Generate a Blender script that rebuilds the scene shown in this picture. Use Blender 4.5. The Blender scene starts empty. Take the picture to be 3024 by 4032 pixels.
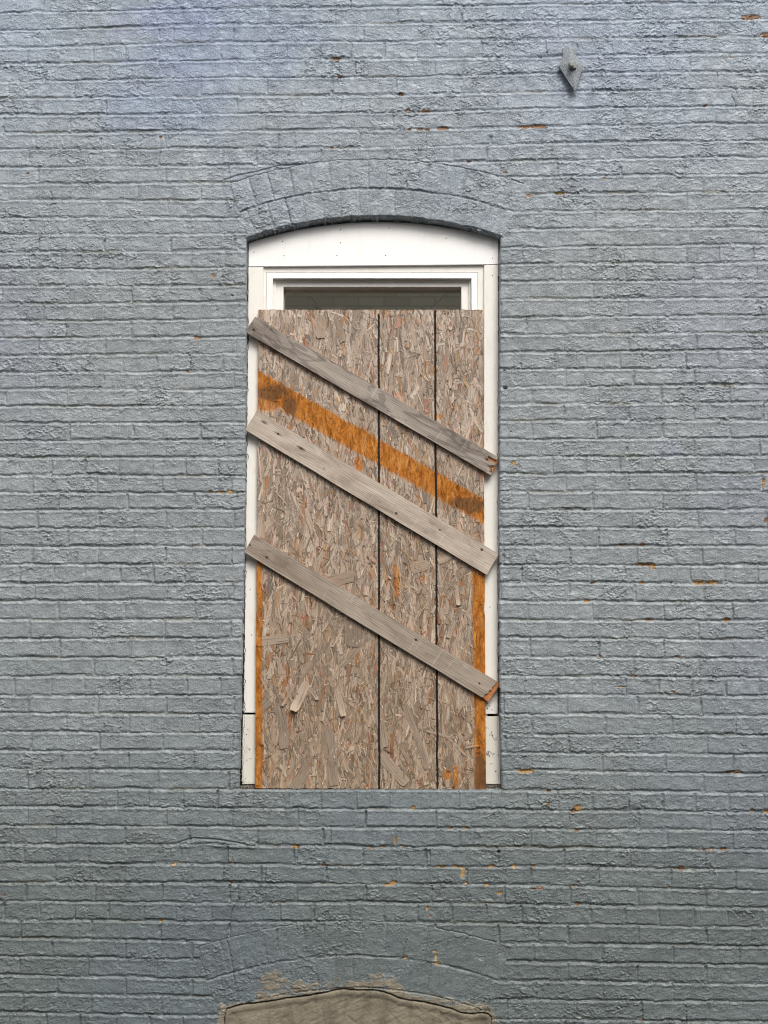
import bpy, bmesh, math, random
import numpy as np
from mathutils import Vector

random.seed(7)
rng = np.random.default_rng(11)
sc = bpy.context.scene
COL = sc.collection

# ------------------------------------------------------------------ camera
F, TH, D, HC = 6550.0, math.radians(6.3), 6.1, 1.65
def P(px, py, d=0.0):
    """photo pixel -> (X, Z) on the vertical plane d metres behind the brick face"""
    a = (px - 1512.0) / F; b = (2016.0 - py) / F
    yd = math.cos(TH) - b * math.sin(TH)
    t = (D + d) / yd
    return (a * t, HC + t * (math.sin(TH) + b * math.cos(TH)))

cam = bpy.data.cameras.new('camera'); cam_o = bpy.data.objects.new('camera', cam); COL.objects.link(cam_o)
cam_o.location = (0, -D, HC); cam_o.rotation_euler = (math.pi / 2 + TH, 0, 0)
cam.sensor_fit = 'HORIZONTAL'; cam.sensor_width = 24.0; cam.lens = 24.0 * F / 3024.0
cam.clip_start = 0.05; cam.clip_end = 2000
sc.camera = cam_o
sc.cycles.use_denoising = True; sc.cycles.denoising_prefilter = 'NONE'; sc.cycles.pixel_filter_type = 'BLACKMAN_HARRIS'; sc.cycles.filter_width = 1.1

# ------------------------------------------------------------------ world and light
w = bpy.data.worlds.new('World'); sc.world = w; w.use_nodes = True
nt = w.node_tree; nt.nodes.clear()
SUN_EL, SUN_ROT = math.radians(49), math.radians(180 - 14)
sky = nt.nodes.new('ShaderNodeTexSky'); sky.sky_type = 'NISHITA'; sky.sun_disc = False
sky.sun_elevation = SUN_EL; sky.sun_rotation = SUN_ROT
sky.air_density = 1.0; sky.dust_density = 6.0; sky.ozone_density = 1.0
hs = nt.nodes.new('ShaderNodeHueSaturation'); hs.inputs['Saturation'].default_value = 0.30
bg = nt.nodes.new('ShaderNodeBackground'); bg.inputs['Strength'].default_value = 0.11
wo = nt.nodes.new('ShaderNodeOutputWorld')
nt.links.new(sky.outputs[0], hs.inputs['Color']); nt.links.new(hs.outputs[0], bg.inputs['Color']); nt.links.new(bg.outputs[0], wo.inputs['Surface'])
sl = bpy.data.lights.new('sun', 'SUN'); sl.energy = 1.5; sl.angle = math.radians(28); sl.color = (1.0, 0.95, 0.88)
so = bpy.data.objects.new('sun', sl); COL.objects.link(so)
sd = Vector((0.22, -math.cos(SUN_EL), math.sin(SUN_EL))).normalized()
so.rotation_euler = sd.to_track_quat('Z', 'Y').to_euler(); so.location = (2, -6, 12)
vs = sc.view_settings; vs.view_transform = 'Standard'; vs.look = 'None'; vs.gamma = 1.0; vs.exposure = 0.52

# ------------------------------------------------------------------ numpy noise
def _hash(n, seed): return np.random.default_rng(seed).random(n).astype(np.float32)
def vnoise(x, y, seed=0):
    T = 256; tab = _hash(T * T, seed).reshape(T, T)
    xi = np.floor(x).astype(np.int32); yi = np.floor(y).astype(np.int32)
    fx = (x - xi).astype(np.float32); fy = (y - yi).astype(np.float32)
    fx = fx * fx * (3 - 2 * fx); fy = fy * fy * (3 - 2 * fy)
    x0 = xi % T; x1 = (xi + 1) % T; y0 = yi % T; y1 = (yi + 1) % T
    return (tab[y0, x0] * (1 - fx) + tab[y0, x1] * fx) * (1 - fy) + (tab[y1, x0] * (1 - fx) + tab[y1, x1] * fx) * fy
def fbm(x, y, seed=0, o=3):
    s = 0; a = 0.5; t = 0
    for i in range(o):
        s = s + a * vnoise(x * 2**i + 17.3 * i, y * 2**i + 9.1 * i, seed + i); t += a; a *= 0.5
    return s / t            # 0..1
def voronoi(x, y, seed=0):
    T = 512
    hx = _hash(T * T, seed).reshape(T, T); hy = _hash(T * T, seed + 1).reshape(T, T); hr = _hash(T * T, seed + 2).reshape(T, T)
    xi = np.floor(x).astype(np.int32); yi = np.floor(y).astype(np.int32)
    f1 = np.full(x.shape, 9, np.float32); f2 = f1.copy(); r = np.zeros_like(f1); ox = r.copy(); oy = r.copy()
    for dj in (-1, 0, 1):
        for di in (-1, 0, 1):
            cx = xi + di; cy = yi + dj
            mx = cx % T; my = cy % T
            vx = (x - cx - hx[my, mx]).astype(np.float32); vy = (y - cy - hy[my, mx]).astype(np.float32)
            d = np.sqrt(vx * vx + vy * vy)
            nb = d < f1
            f2 = np.where(nb, f1, np.minimum(f2, d))
            f1 = np.where(nb, d, f1); r = np.where(nb, hr[my, mx], r); ox = np.where(nb, vx, ox); oy = np.where(nb, vy, oy)
    return f1, f2, r, ox, oy
def sstep(a, b, x):
    t = np.clip((x - a) / (b - a), 0, 1); return t * t * (3 - 2 * t)
def polydist(x, z, pts, margin=0.03):
    """distance to a polyline, far away = 1"""
    out = np.ones_like(x)
    xs = [p[0] for p in pts]; zs = [p[1] for p in pts]
    m = (x > min(xs) - margin) & (x < max(xs) + margin) & (z > min(zs) - margin) & (z < max(zs) + margin)
    X = x[m]; Z = z[m]; best = np.full(X.shape, 1.0)
    for (x0, z0), (x1, z1) in zip(pts[:-1], pts[1:]):
        dx, dz = x1 - x0, z1 - z0; L = dx * dx + dz * dz + 1e-12
        t = np.clip(((X - x0) * dx + (Z - z0) * dz) / L, 0, 1)
        best = np.minimum(best, np.hypot(X - x0 - t * dx, Z - z0 - t * dz))
    out[m] = best
    return out

# ------------------------------------------------------------------ object helpers
def tag(o, label=None, cat=None, group=None, kind=None):
    if label: o['label'] = label
    if cat: o['category'] = cat
    if group: o['group'] = group
    if kind: o['kind'] = kind
    return o
def empty(name, loc, parent=None, **k):
    o = bpy.data.objects.new(name, None); COL.objects.link(o); o.location = loc; o.empty_display_size = 0.1
    if parent: o.parent = parent
    return tag(o, **k)
def link(name, me, mat, parent=None, loc=(0, 0, 0)):
    o = bpy.data.objects.new(name, me); COL.objects.link(o); o.location = loc
    for m in (mat if isinstance(mat, (list, tuple)) else [mat]): me.materials.append(m)
    if parent: o.parent = parent
    return o
def bm_link(name, bm, mat, parent=None, loc=(0, 0, 0)):
    """bm in world metres; the object gets its origin at loc (parent at the world origin offset handled by caller)"""
    if any(loc):
        bmesh.ops.translate(bm, verts=bm.verts, vec=-Vector(loc))
    me = bpy.data.meshes.new(name); bmesh.ops.recalc_face_normals(bm, faces=bm.faces); bm.to_mesh(me); bm.free()
    o = link(name, me, mat, parent, loc)
    return o
def prism(bm, poly, yf, yb, bev=0.0, mi=0):
    """poly: (X,Z) outline, extruded from depth yf (front) to yb (back)"""
    vf = [bm.verts.new((x, yf, z)) for x, z in poly]; vb = [bm.verts.new((x, yb, z)) for x, z in poly]
    fs = [bm.faces.new(vf), bm.faces.new(list(reversed(vb)))]
    n = len(poly)
    for i in range(n):
        fs.append(bm.faces.new((vf[i], vb[i], vb[(i + 1) % n], vf[(i + 1) % n])))
    for f in fs: f.material_index = mi
    if bev:
        es = set()
        for e in fs[0].edges: es.add(e)
        r = bmesh.ops.bevel(bm, geom=list(es), offset=bev, segments=2, profile=0.6, affect='EDGES')
        for f in r['faces']: f.material_index = mi
def box(bm, x0, x1, y0, y1, z0, z1, bev=0.0, mi=0):
    prism(bm, [(x0, z0), (x1, z0), (x1, z1), (x0, z1)], y0, y1, bev, mi)
def disc(bm, x, z, y, r, h, n=12, mi=0, squash=1.0):
    a = [(x + r * math.cos(2 * math.pi * i / n), z + squash * r * math.sin(2 * math.pi * i / n)) for i in range(n)]
    prism(bm, a, y - h, y + 0.004, 0, mi)

# ------------------------------------------------------------------ material helpers
class NB:
    def __init__(s, name, rough=0.7, spec=0.3):
        s.m = bpy.data.materials.new(name); s.m.use_nodes = True; s.t = s.m.node_tree; s.t.nodes.clear()
        s.out = s.n('ShaderNodeOutputMaterial'); s.b = s.n('ShaderNodeBsdfPrincipled')
        s.b.inputs['Roughness'].default_value = rough; s.b.inputs['Specular IOR Level'].default_value = spec
        s.l(s.b.outputs[0], s.out.inputs['Surface'])
    def n(s, t, **k):
        x = s.t.nodes.new(t)
        for a, v in k.items(): setattr(x, a, v)
        return x
    def l(s, a, b): s.t.links.new(a, b)
    def val(s, v, sock):
        if hasattr(v, 'links') or hasattr(v, 'is_output'): s.l(v, sock)
        else: sock.default_value = v
    def co(s, kind='Object', scale=(1, 1, 1), loc=(0, 0, 0), rot=(0, 0, 0)):
        c = s.n('ShaderNodeTexCoord'); m = s.n('ShaderNodeMapping')
        m.inputs['Scale'].default_value = scale; m.inputs['Location'].default_value = loc; m.inputs['Rotation'].default_value = rot
        s.l(c.outputs[kind], m.inputs['Vector']); return m.outputs[0]
    def noise(s, v, scale=5, detail=4, rough=0.6, dist=0.0, col=False):
        x = s.n('ShaderNodeTexNoise'); s.l(v, x.inputs['Vector']); x.inputs['Scale'].default_value = scale
        x.inputs['Detail'].default_value = detail; x.inputs['Roughness'].default_value = rough; x.inputs['Distortion'].default_value = dist
        return x.outputs['Color' if col else 'Fac']
    def vor(s, v, scale=5, feature='F1', out='Distance', rnd=1.0):
        x = s.n('ShaderNodeTexVoronoi', feature=feature); s.l(v, x.inputs['Vector']); x.inputs['Scale'].default_value = scale
        x.inputs['Randomness'].default_value = rnd; return x.outputs[out]
    def m2(s, op, a, b=0.0, c=0.0, clamp=False):
        x = s.n('ShaderNodeMath', operation=op); x.use_clamp = clamp
        s.val(a, x.inputs[0]); s.val(b, x.inputs[1]); s.val(c, x.inputs[2]); return x.outputs[0]
    def ramp(s, f, stops, interp='LINEAR'):
        x = s.n('ShaderNodeValToRGB'); s.l(f, x.inputs[0]); cr = x.color_ramp; cr.interpolation = interp
        while len(cr.elements) < len(stops): cr.elements.new(0.5)
        for e, (p, c) in zip(cr.elements, stops):
            e.position = p; e.color = (c[0], c[1], c[2], 1) if isinstance(c, (tuple, list)) else (c, c, c, 1)
        return x.outputs[0]
    def mix(s, f, a, b, blend='MIX'):
        x = s.n('ShaderNodeMix', data_type='RGBA', blend_type=blend)
        s.val(f, x.inputs[0])
        for v, k in ((a, 6), (b, 7)):
            if isinstance(v, (tuple, list)): x.inputs[k].default_value = (v[0], v[1], v[2], 1)
            else: s.l(v, x.inputs[k])
        return x.outputs[2]
    def sep(s, v):
        x = s.n('ShaderNodeSeparateXYZ'); s.l(v, x.inputs[0]); return x.outputs
    def sm(s, v, a, b):
        x = s.n('ShaderNodeMapRange', interpolation_type='SMOOTHSTEP'); s.val(v, x.inputs[0])
        x.inputs[1].default_value = a; x.inputs[2].default_value = b; return x.outputs[0]
    def color(s, c):
        if isinstance(c, (tuple, list)): s.b.inputs['Base Color'].default_value = (*c, 1)
        else: s.l(c, s.b.inputs['Base Color'])
    def bump(s, h, dist=0.001, strength=1.0, prev=None):
        x = s.n('ShaderNodeBump'); x.inputs['Distance'].default_value = dist; x.inputs['Strength'].default_value = strength
        s.l(h, x.inputs['Height'])
        if prev is not None: s.l(prev, x.inputs['Normal'])
        s.l(x.outputs[0], s.b.inputs['Normal']); return x.outputs[0]
def srgb(r, g, b):
    f = lambda c: (c / 255 / 12.92) if c / 255 <= 0.04045 else ((c / 255 + 0.055) / 1.055) ** 2.4
    return (f(r), f(g), f(b))

# ==================================================================  BRICK WALL
COLX = [-400, 200, 760, 1500, 2180, 2820, 3500]
RA = [52,120,189,255,323,389,457,528,593,663,730,792,862,927,997,1063,1130,1199,1269,1334,1404,1470,1537,1603,1671,1739,1806,1875,1944,2014,2085,2157,2228,2302,2372,2445,2520,2594,2668,2743,2814,2888,2962,3034,3110,3183,3255,3329,3404,3480,3553,3627,3700,3771,3846,3917]
RB = [38,101,171,242,310,383,454,522,589,658,725,794,862,925,994,1060,1130,1196,1262,1332,1397,1469,1539,1603,1670,1737,1807,1878,1945,2011,2084,2155,2227,2299,2370,2445,2518,2592,2666,2742,2817,2890,2962,3037,3112,3184,3259,3331,3406,3482,3558,3634,3711,3782,3858,3928]
RC = [20,88,160,228,295,366,433,504,569,636,700,768,835,906,976,1042,1111,1180,1254,1320,1391,1458,1526,1596,1663,1733,1802,1870,1940,2011,2081,2156,2228,2298,2373,2446,2516,2591,2666,2741,2817,2897,2969,3042,3117,3196,3269,3343,3417,3492,3569,3644,3721,3795,3869,3944]
RD = [16,79,149,215,288,354,423,492,558,623,691,761,830,899,968,1039,1108,1177,1247,1316,1385,1456,1522,1590,1660,1730,1799,1868,1940,2011,2084,2155,2230,2304,2375,2448,2523,2598,2672,2746,2823,2899,2975,3050,3127,3203,3276,3350,3429,3509,3580,3654,3730,3805,3879,3950]
NR = len(RA)
RM = [0.5 * (b + c) for b, c in zip(RB, RC)]
for i, v in zip(range(9), [32, 96, 168, 237, 308, 379, 448, 516, 585]): RM[i] = v
for i, v in zip(range(44, 52), [3113, 3191, 3264, 3339, 3416, 3486, 3560, 3638]): RM[i] = v
rows = []
for i in range(NR):
    cols = [(-400, RA[i] + (RA[i] - RB[i]) * 0.5), (200, RA[i]), (760, RB[i]), (1500, RM[i]), (2180, RC[i]), (2820, RD[i]), (3500, RD[i])]
    rows.append([P(a, b) for a, b in cols])
colX = np.array([r[0] for r in rows[30]])
rowZ = np.array([[p[1] for p in r] for r in rows])           # NR x 7, descending in z
HR = 0.0672
up = [rowZ[0] + HR * (k + 1) for k in range(60)][::-1]; dn = [rowZ[-1] - HR * (k + 1) for k in range(12)]
rowZ = np.array(up + list(rowZ) + dn); ROW0 = 60
rowZ = rowZ[::-1].copy(); NRT = len(rowZ)                    # ascending; row index j -> photo index i = NRT-1-ROW0-j

def axis(lo, hi, fine, step, mid, midstep, far, farstep):
    a = list(np.arange(lo, hi, step))
    l1 = list(np.arange(lo - midstep, mid[0], -midstep)); l2 = list(np.arange((l1[-1] if l1 else lo) - farstep, far[0], -farstep))
    r1 = list(np.arange(hi, mid[1], midstep)); r2 = list(np.arange((r1[-1] if r1 else hi) + farstep, far[1], farstep))
    return np.array(l2[::-1] + l1[::-1] + a + r1 + r2)
GX = axis(-1.50, 1.50, None, 0.0027, (-2.2, 2.2), 0.009, (-5.0, 5.0), 0.03)
GZ = axis(0.42, 4.36, None, 0.0021, (0.1, 4.9), 0.009, (-0.02, 7.2), 0.03)
X, Z = np.meshgrid(GX, GZ)                                   # rows = z
X = X.astype(np.float64); nz, nx = X.shape
# --- measured outlines in metres
def circ(p1, p2, p3):
    (ax, ay), (bx, by), (cx, cy) = p1, p2, p3
    d = 2 * (ax * (by - cy) + bx * (cy - ay) + cx * (ay - by))
    ux = ((ax**2 + ay**2) * (by - cy) + (bx**2 + by**2) * (cy - ay) + (cx**2 + cy**2) * (ay - by)) / d
    uy = ((ax**2 + ay**2) * (cx - bx) + (bx**2 + by**2) * (ax - cx) + (cx**2 + cy**2) * (bx - ax)) / d
    return ux, uy, math.hypot(ax - ux, ay - uy)
UC = circ(P(969, 942), P(1475, 853), P(1970, 934))
LC = circ(P(885, 3976), P(1405, 3893), P(1932, 3988))
JL = [P(x, y) for x, y in [(971, 800), (971, 942), (970, 1500), (966, 2000), (955, 2500), (943, 3000), (939, 3109)]]
JR = [P(x, y) for x, y in [(1969, 800), (1969, 934), (1966, 1300), (1966, 2550), (1972, 3000), (1975, 3109)]]
JL.sort(key=lambda p: p[1]); JR.sort(key=lambda p: p[1])
c6 = lambda x, y: (700 + x / 1.037, 3000 + y / 1.037)
INF = [P(*c6(x, y)) for x, y in [(188, 1100), (192, 1040), (200, 1010), (250, 995), (290, 988), (330, 985), (400, 975), (450, 965), (500, 960), (560, 950), (600, 943), (640, 935), (670, 930), (750, 933), (800, 934), (830, 938), (870, 950), (900, 965), (940, 975), (980, 978), (1020, 985), (1080, 1000), (1120, 1010), (1150, 1025), (1200, 1030), (1240, 1026), (1268, 1030), (1280, 1045), (1284, 1100)]]
infx = [p[0] for p in INF]; infz = [p[1] for p in INF]

def flakefield(X, Z, seed, sx, sz, warp):
    wx = X + warp * (fbm(X / 0.012, Z / 0.012, seed, 2) - 0.5); wz = Z + warp * (fbm(X / 0.012 + 50, Z / 0.012, seed + 5, 2) - 0.5)
    return voronoi(wx / sx, wz / sz, seed)

wob = 0.007 * (fbm(X / 0.10, Z / 0.05, 21, 3) - 0.5) + 0.0055 * (fbm(X / 0.018, Z / 0.014, 25, 2) - 0.5) + 0.0032 * (fbm(X / 0.007, Z / 0.007, 27, 1) - 0.5)
Zw = Z + wob; Xw = X + 0.007 * (fbm(X / 0.03, Z / 0.03, 31, 3) - 0.5)
# row index and position inside the row
rz = np.stack([np.interp(GX, colX, rowZ[j]) for j in range(NRT)])      # NRT x nx
J = np.empty(X.shape, np.int32)
for c in range(nx): J[:, c] = np.searchsorted(rz[:, c], Zw[:, c])      # J = row whose top is rz[J]
J = np.clip(J, 1, NRT - 1)
cidx = np.broadcast_to(np.arange(nx), X.shape)
top = rz[J, cidx]; bot = rz[J - 1, cidx]; H = top - bot
I = (NRT - 1 - ROW0) - J                                     # photo row number
tdown = top - Zw
hdr = (I % 6) == 2
par = (I % 2).astype(np.float32)
Lb = np.where(hdr, 0.1235, 0.2455)
x0s = P(2709, 1835)[0]; x1s = P(2741, 1760)[0]
off = np.where(hdr, x0s, x1s + np.where(par > 0.5, 0.0, 0.115))
rj = _hash(4096, 77)
off = off + 0.03 * (rj[(I * 13) % 4096] - 0.5)
q = (Xw - off) / Lb
# jitter of each joint
k0 = np.floor(q).astype(np.int32)
def jit(k): return 0.09 * (rj[(k * 37 + I * 101) % 4096] - 0.5)
k = np.where(q < k0 + jit(k0), k0 - 1, np.where(q > k0 + 1 + jit(k0 + 1), k0 + 1, k0))
left = (q - (k + jit(k))) * Lb; right = ((k + 1 + jit(k + 1)) - q) * Lb
bid = (k * 977 + I * 131) % 4096
jw = 0.0108 + 0.004 * (rj[(bid + 7) % 4096] - 0.5)                     # bed joint
jv = 0.0075
eT = tdown - 0.001; eB = (H - jw) - tdown; eL = left - jv / 2; eR = right - jv / 2
# arch rings override
def ring(cir, half_deg, t1, t2, voussoir, I0):
    cx, cz, R = cir
    dx = Xw - cx; dz = Zw - cz
    r = np.hypot(dx, dz); a = np.arctan2(dx, dz)
    m = (r > R - 0.03) & (r < R + t1 + t2) & (np.abs(a) < math.radians(half_deg)) & (dz > 0)
    inner = r < R + t1
    rb = np.where(inner, R, R + t1); rt = np.where(inner, R + t1, R + t1 + t2)
    va = voussoir / R
    s = a / va + np.where(inner, 0.0, 0.45)
    kk = np.floor(s).astype(np.int32)
    jj = lambda q_: 0.2 * (rj[(q_ * 53 + inner * 19 + I0) % 4096] - 0.5)
    return m, (rt - r), (r - rb), (s - kk - jj(kk)) * voussoir, (kk + 1 + jj(kk + 1) - s) * voussoir, (kk * 31 + inner * 7 + I0) % 4096
archm = np.zeros(X.shape, bool)
for cir, hd, t1, t2, I0 in ((UC, 19.8, 0.107, 0.118, 900), (LC, 19.3, 0.114, 0.126, 1700)):
    m, a, b, c_, d_, ids = ring(cir, hd, t1, t2, 0.0655, I0)
    eT = np.where(m, a - 0.003, eT); eB = np.where(m, np.maximum(b - 0.004, np.where(b < 0, 0.02, -1)), eB)
    eL = np.where(m, c_ - 0.0025, eL); eR = np.where(m, d_ - 0.0025, eR); bid = np.where(m, ids, bid); archm |= m
ev = np.minimum(eL, eR)                 # distance to the perpends
eh_bot = sstep(-0.0010, 0.0036, eB)
pst = 0.20 + 0.65 * sstep(0.40, 0.66, fbm(X / 0.07, Z / 0.03, 29, 3)); sj = np.clip(-eB / np.maximum(jw, 1e-4), 0, 1); prof = np.where(eB < 0, (pst + (1 - pst) * sstep(0.0, 0.55, sj)) * (1 - sstep(0.66, 1.0, sj)), pst * (1.0 - eh_bot))
eh_top = np.where(archm, sstep(-0.0035, 0.0025, eT), sstep(-0.003, 0.0035, eT))
def tone(a, b): return sstep(a, b, fbm(X / 0.6, Z / 0.45, 41, 3))
# bed joints: depth varies, some are filled flush with paint and mortar
fill = fbm(X / 0.16, Z / 0.035, 45, 3)
bed_depth = 0.0030 + 0.0032 * sstep(0.32, 0.66, fill)
lowdeep = 0.75 + 0.35 * sstep(3.4, 2.2, Z); bed_depth = bed_depth * lowdeep
perp_depth = (0.0012 + 0.0030 * sstep(3.6, 2.2, Z)) * sstep(0.15, 0.5, rj[(bid * 9 + 2) % 4096].astype(np.float64)) + 0.0050 * sstep(0.5, 0.85, rj[(bid * 3 + 1) % 4096].astype(np.float64)) * sstep(0.35, 0.65, fbm(X / 0.05, Z / 0.02, 47, 2))
perp_depth = np.where(archm, 0.0027 * np.where(Z < 1.5, 0.55, 1.0) * (0.3 + rj[(bid * 9 + 2) % 4096]), perp_depth); bed_depth = np.where(archm, (0.0040 + 0.002 * sstep(.4, .6, fill)) * np.where(Z < 1.5, 0.75, 1.0), bed_depth)
vj = sstep(-0.0015, 0.0035, ev)
bedp = np.where(archm, 1 - eh_top * eh_bot, np.maximum(prof, 0.55 * (1 - eh_top) * (eT < eB)))
h = -bed_depth * bedp - perp_depth * (1 - vj) * (1 - bedp)
h = h + 0.0016 * sstep(-0.001, 0.001, eT) * sstep(0.012, 0.002, eT) * ~archm
inb = (eh_top * eh_bot * vj)
r1 = rj[(bid * 5 + 3) % 4096]; r2 = rj[(bid * 7 + 11) % 4096]; r3 = rj[(bid * 11 + 5) % 4096]
h = h + inb * (0.0020 * (r1 - 0.5) + 0.012 * (r2 - 0.5) * (eB / 0.06 - 0.5) * 0.28)
h = h + 0.0030 * (fbm(X / 0.20, Z / 0.16, 51, 2) - 0.5) + 0.0028 * (fbm(X / 0.030, Z / 0.018, 53, 3) - 0.5)
# the lifted, crazed paint
rough_here = 0.40 + 0.75 * sstep(0.36, 0.62, fbm(X / 0.14, Z / 0.07, 57, 3))
rough_here = rough_here * (0.70 + 0.5 * r3)
f1, f2, fr, fox, foy = flakefield(X, Z, 61, 0.0125, 0.0090, 0.011)
edge = 1 - sstep(0.0, 0.16, f2 - f1)
lift = (0.0011 * fr * sstep(0.15, 0.75, f1) + 0.0013 * (fr - 0.5) - 0.0012 * foy * (fr > 0.25) + 0.0005 * fox)
h = h + 0.70 * rough_here * (lift - 0.0007 * edge)
g1, g2, gr, gox, goy = flakefield(X, Z, 71, 0.040, 0.020, 0.030)
big = (gr > 0.75) & (fbm(X / 0.2, Z / 0.2, 73, 2) > 0.42)
h = h + np.where(big, 0.0026 * sstep(0.35, 0.0, g2 - g1) * (0.4 + rough_here) - 0.0008, 0)
# ragged paint curling along the bed joints
h = h + 0.0022 * sstep(0.55, 0.75, fbm(X / 0.012, Z / 0.008, 75, 2)) * sstep(0.012, 0.0, np.abs(eB)) * rough_here
del g1, g2, gox, goy, fox, foy

# --- bare patches (photo pixels: x, y, half width, half height, kind 0 brown 1 bright)
PATCH = [(2960,67,46,9,0),(3012,137,18,10,0),(2776,415,9,6,0),(2875,222,6,8,1),(2065,500,28,7,0),(2120,498,38,10,0),(2083,771,15,5,0),(2205,760,26,7,2),(2382,703,9,5,1),
 (1988,680,9,4,0),(2154,207,4,4,0),(1320,230,24,6,0),(1335,301,9,8,0),(1580,370,10,7,0),(1606,434,8,9,0),(1679,436,17,9,0),(1612,510,8,6,0),(1651,510,13,7,0),(1686,509,10,6,0),(1744,505,22,7,0),
 (775,1331,13,7,0),(738,1462,6,6,0),(830,1936,10,6,0),(868,1937,12,6,1),(905,1935,13,9,1),(632,541,5,5,0),(856,1221,4,4,0),
 (2022,1823,9,9,1),(2452,2144,17,5,0),(2528,2144,10,6,0),(2540,2222,36,7,0),(2570,2232,9,9,1),(2333,2296,9,5,0),(2525,2294,11,6,1),(2643,2294,5,5,0),(2750,2293,22,9,1),(2800,2292,26,8,1),(2309,2367,11,7,1),(2556,2439,14,5,0),(2861,2441,12,7,1),
 (2667,2585,9,6,0),(2362,2583,6,4,0),(3007,1898,5,22,1),(3015,2049,7,10,0),(2494,2663,10,5,0),(2855,1520,5,8,0),(2875,3040,20,5,0),(2905,3038,20,7,0),(2963,3192,11,7,0),(3016,3194,9,7,1),(2798,3345,10,6,0),(2848,3343,14,7,0),(2770,3346,6,4,0),
 (2682,3420,10,9,0),(2633,3494,7,5,0),(2070,3034,29,9,1),(2160,3112,7,6,0),(2157,3167,6,9,1),(2272,3182,22,12,1),(2256,3192,10,8,0),(2269,3268,10,6,0),(2024,3411,9,9,1),(2099,3410,8,6,1),(2125,3497,12,7,0),(2100,3500,10,4,0),(2264,3486,15,4,0),(2272,3561,9,7,0),
 (1626,3180,8,9,1),(1775,3258,10,5,1),(1833,3258,7,6,1),(1163,3333,14,7,1),(1090,3331,6,5,1),(1462,3337,8,6,0),(1510,3335,7,6,0),(1587,3331,11,5,1),(1558,3309,6,12,1),(1725,3411,9,4,1),(1752,3412,8,5,1),(1798,3412,14,5,1),(1822,3435,8,20,1),(1832,3478,10,6,1),
 (1934,3410,16,6,1),(1915,3485,8,6,1),(1545,3476,16,8,1),(1530,3484,18,4,1),(1254,3403,5,5,0),(1275,3404,8,7,0),(917,3391,4,6,1),(912,3474,8,5,0),(1597,3771,9,6,1),(1717,3775,5,18,1),(1722,3795,8,6,1),(1712,3745,10,6,2),(1693,3607,4,6,0),(1682,3576,5,8,1),(1968,3516,10,6,1),
 (687,3402,9,7,1),(635,3624,8,8,1),(18,3524,5,7,0),(2450,2705,20,4,2),(110,683,5,4,0),(548,841,4,3,0),(840,1085,9,8,2),(2600,1440,4,3,0)]
bare = np.zeros(X.shape, np.float32); btone = np.zeros(X.shape, np.float32)
pn = 0.9 * (fbm(X / 0.012, Z / 0.007, 81, 3) - 0.5)
for (px, py, a, b, kd) in PATCH:
    cx, cz = P(px, py); a *= 0.00093 * 1.05; b *= 0.00093 * 1.05
    i0, i1 = np.searchsorted(GX, [cx - a * 1.7, cx + a * 1.7]); j0, j1 = np.searchsorted(GZ, [cz - b * 1.7, cz + b * 1.7])
    if i1 <= i0 or j1 <= j0: continue
    s = (slice(j0, j1), slice(i0, i1))
    e = np.sqrt(((X[s] - cx) / a) ** 2 + ((Z[s] - cz) / b) ** 2) + pn[s] * 1.3
    mk = sstep(1.08, 0.85, e)
    bare[s] = np.maximum(bare[s], mk); btone[s] = np.where(mk > 0.3, kd, btone[s])
# random tiny chips elsewhere, mostly on the joints
c1, c2, cr, cox, coy = flakefield(X, Z, 91, 0.16, 0.067, 0.02)
chip = (cr > 0.95) & (c1 < 0.045 + 0.05 * (cr - 0.95) / 0.05)
bare = np.maximum(bare, chip * 1.0 * (rj[(np.floor(cr * 4000)).astype(int)] > 0.35) * (np.abs(eB) < 0.009)); 
h = h - 0.0030 * bare

# --- cracks
CR = [[(1124,781),(1129,812),(1140,850),(1152,895)],[(1100,529),(1094,570),(1086,640)],[(937,3486),(940,3543),(918,3580),(902,3645),(892,3702),(905,3745),(915,3800),(925,3880)],
      [(880,707),(935,690),(1010,675),(1100,650),(1190,645)],[(626,118),(630,150)],[(200,756),(202,785)],[(1303,3255),(1300,3325)],[(1175,3330),(1168,3400)],[(1046,3410),(1043,3475)],[(1691,3345),(1693,3400)],
      [(1560,3420),(1558,3480)],[(1441,3200),(1439,3250)],[(1304,248),(1304,290)],[(1400,245),(1402,290)],[(1348,380),(1340,435)],[(2895,340),(2900,372)],[(2880,372),(2900,420)],[(2703,4032),(2700,3960)],
      [(2120,3655),(2118,3700)],[(1380,2),(1382,40)],[(1600,3700),(1585,3778)],[(1090,3660),(1092,3730)],[(878,3400),(880,3470)]]
for k_, pl in enumerate(CR):
    pts = [P(*p) for p in pl]
    d = polydist(X + 0.006 * (fbm(X / 0.012, Z / 0.012, 95, 2) - 0.5), Z, pts)
    h = h - (0.006 if k_ != 3 else 0.005) * sstep(0.0028, 0.0010, d)
HOLE = [(1990,1527,9),(1986,1458,5),(1963,3354,7),(195,683,3),(345,1420,3),(915,1164,4),(2010,1700,3),(2303,2006,4),(2882,2592,4),(672,1462,3)]
for px, py, r in HOLE:
    cx, cz = P(px, py); d = np.hypot(X - cx, (Z - cz) * 1.3); h = h - 0.014 * sstep(r * 0.00105, r * 0.0006, d)
# a patched, mortar-smeared joint below the sill on the left
d = polydist(X, Z, [P(720, 3325), P(800, 3318), P(900, 3328), P(990, 3328)], 0.05)
h = h + 0.004 * sstep(0.016, 0.006, d + 0.006 * (fbm(X / .03, Z / .02, 99, 2) - .5))
d2 = polydist(X, Z, [P(700, 3318), P(760, 3300), P(850, 3305), P(960, 3322)], 0.05)
h = h - 0.006 * sstep(0.004, 0.001, d2)

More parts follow.
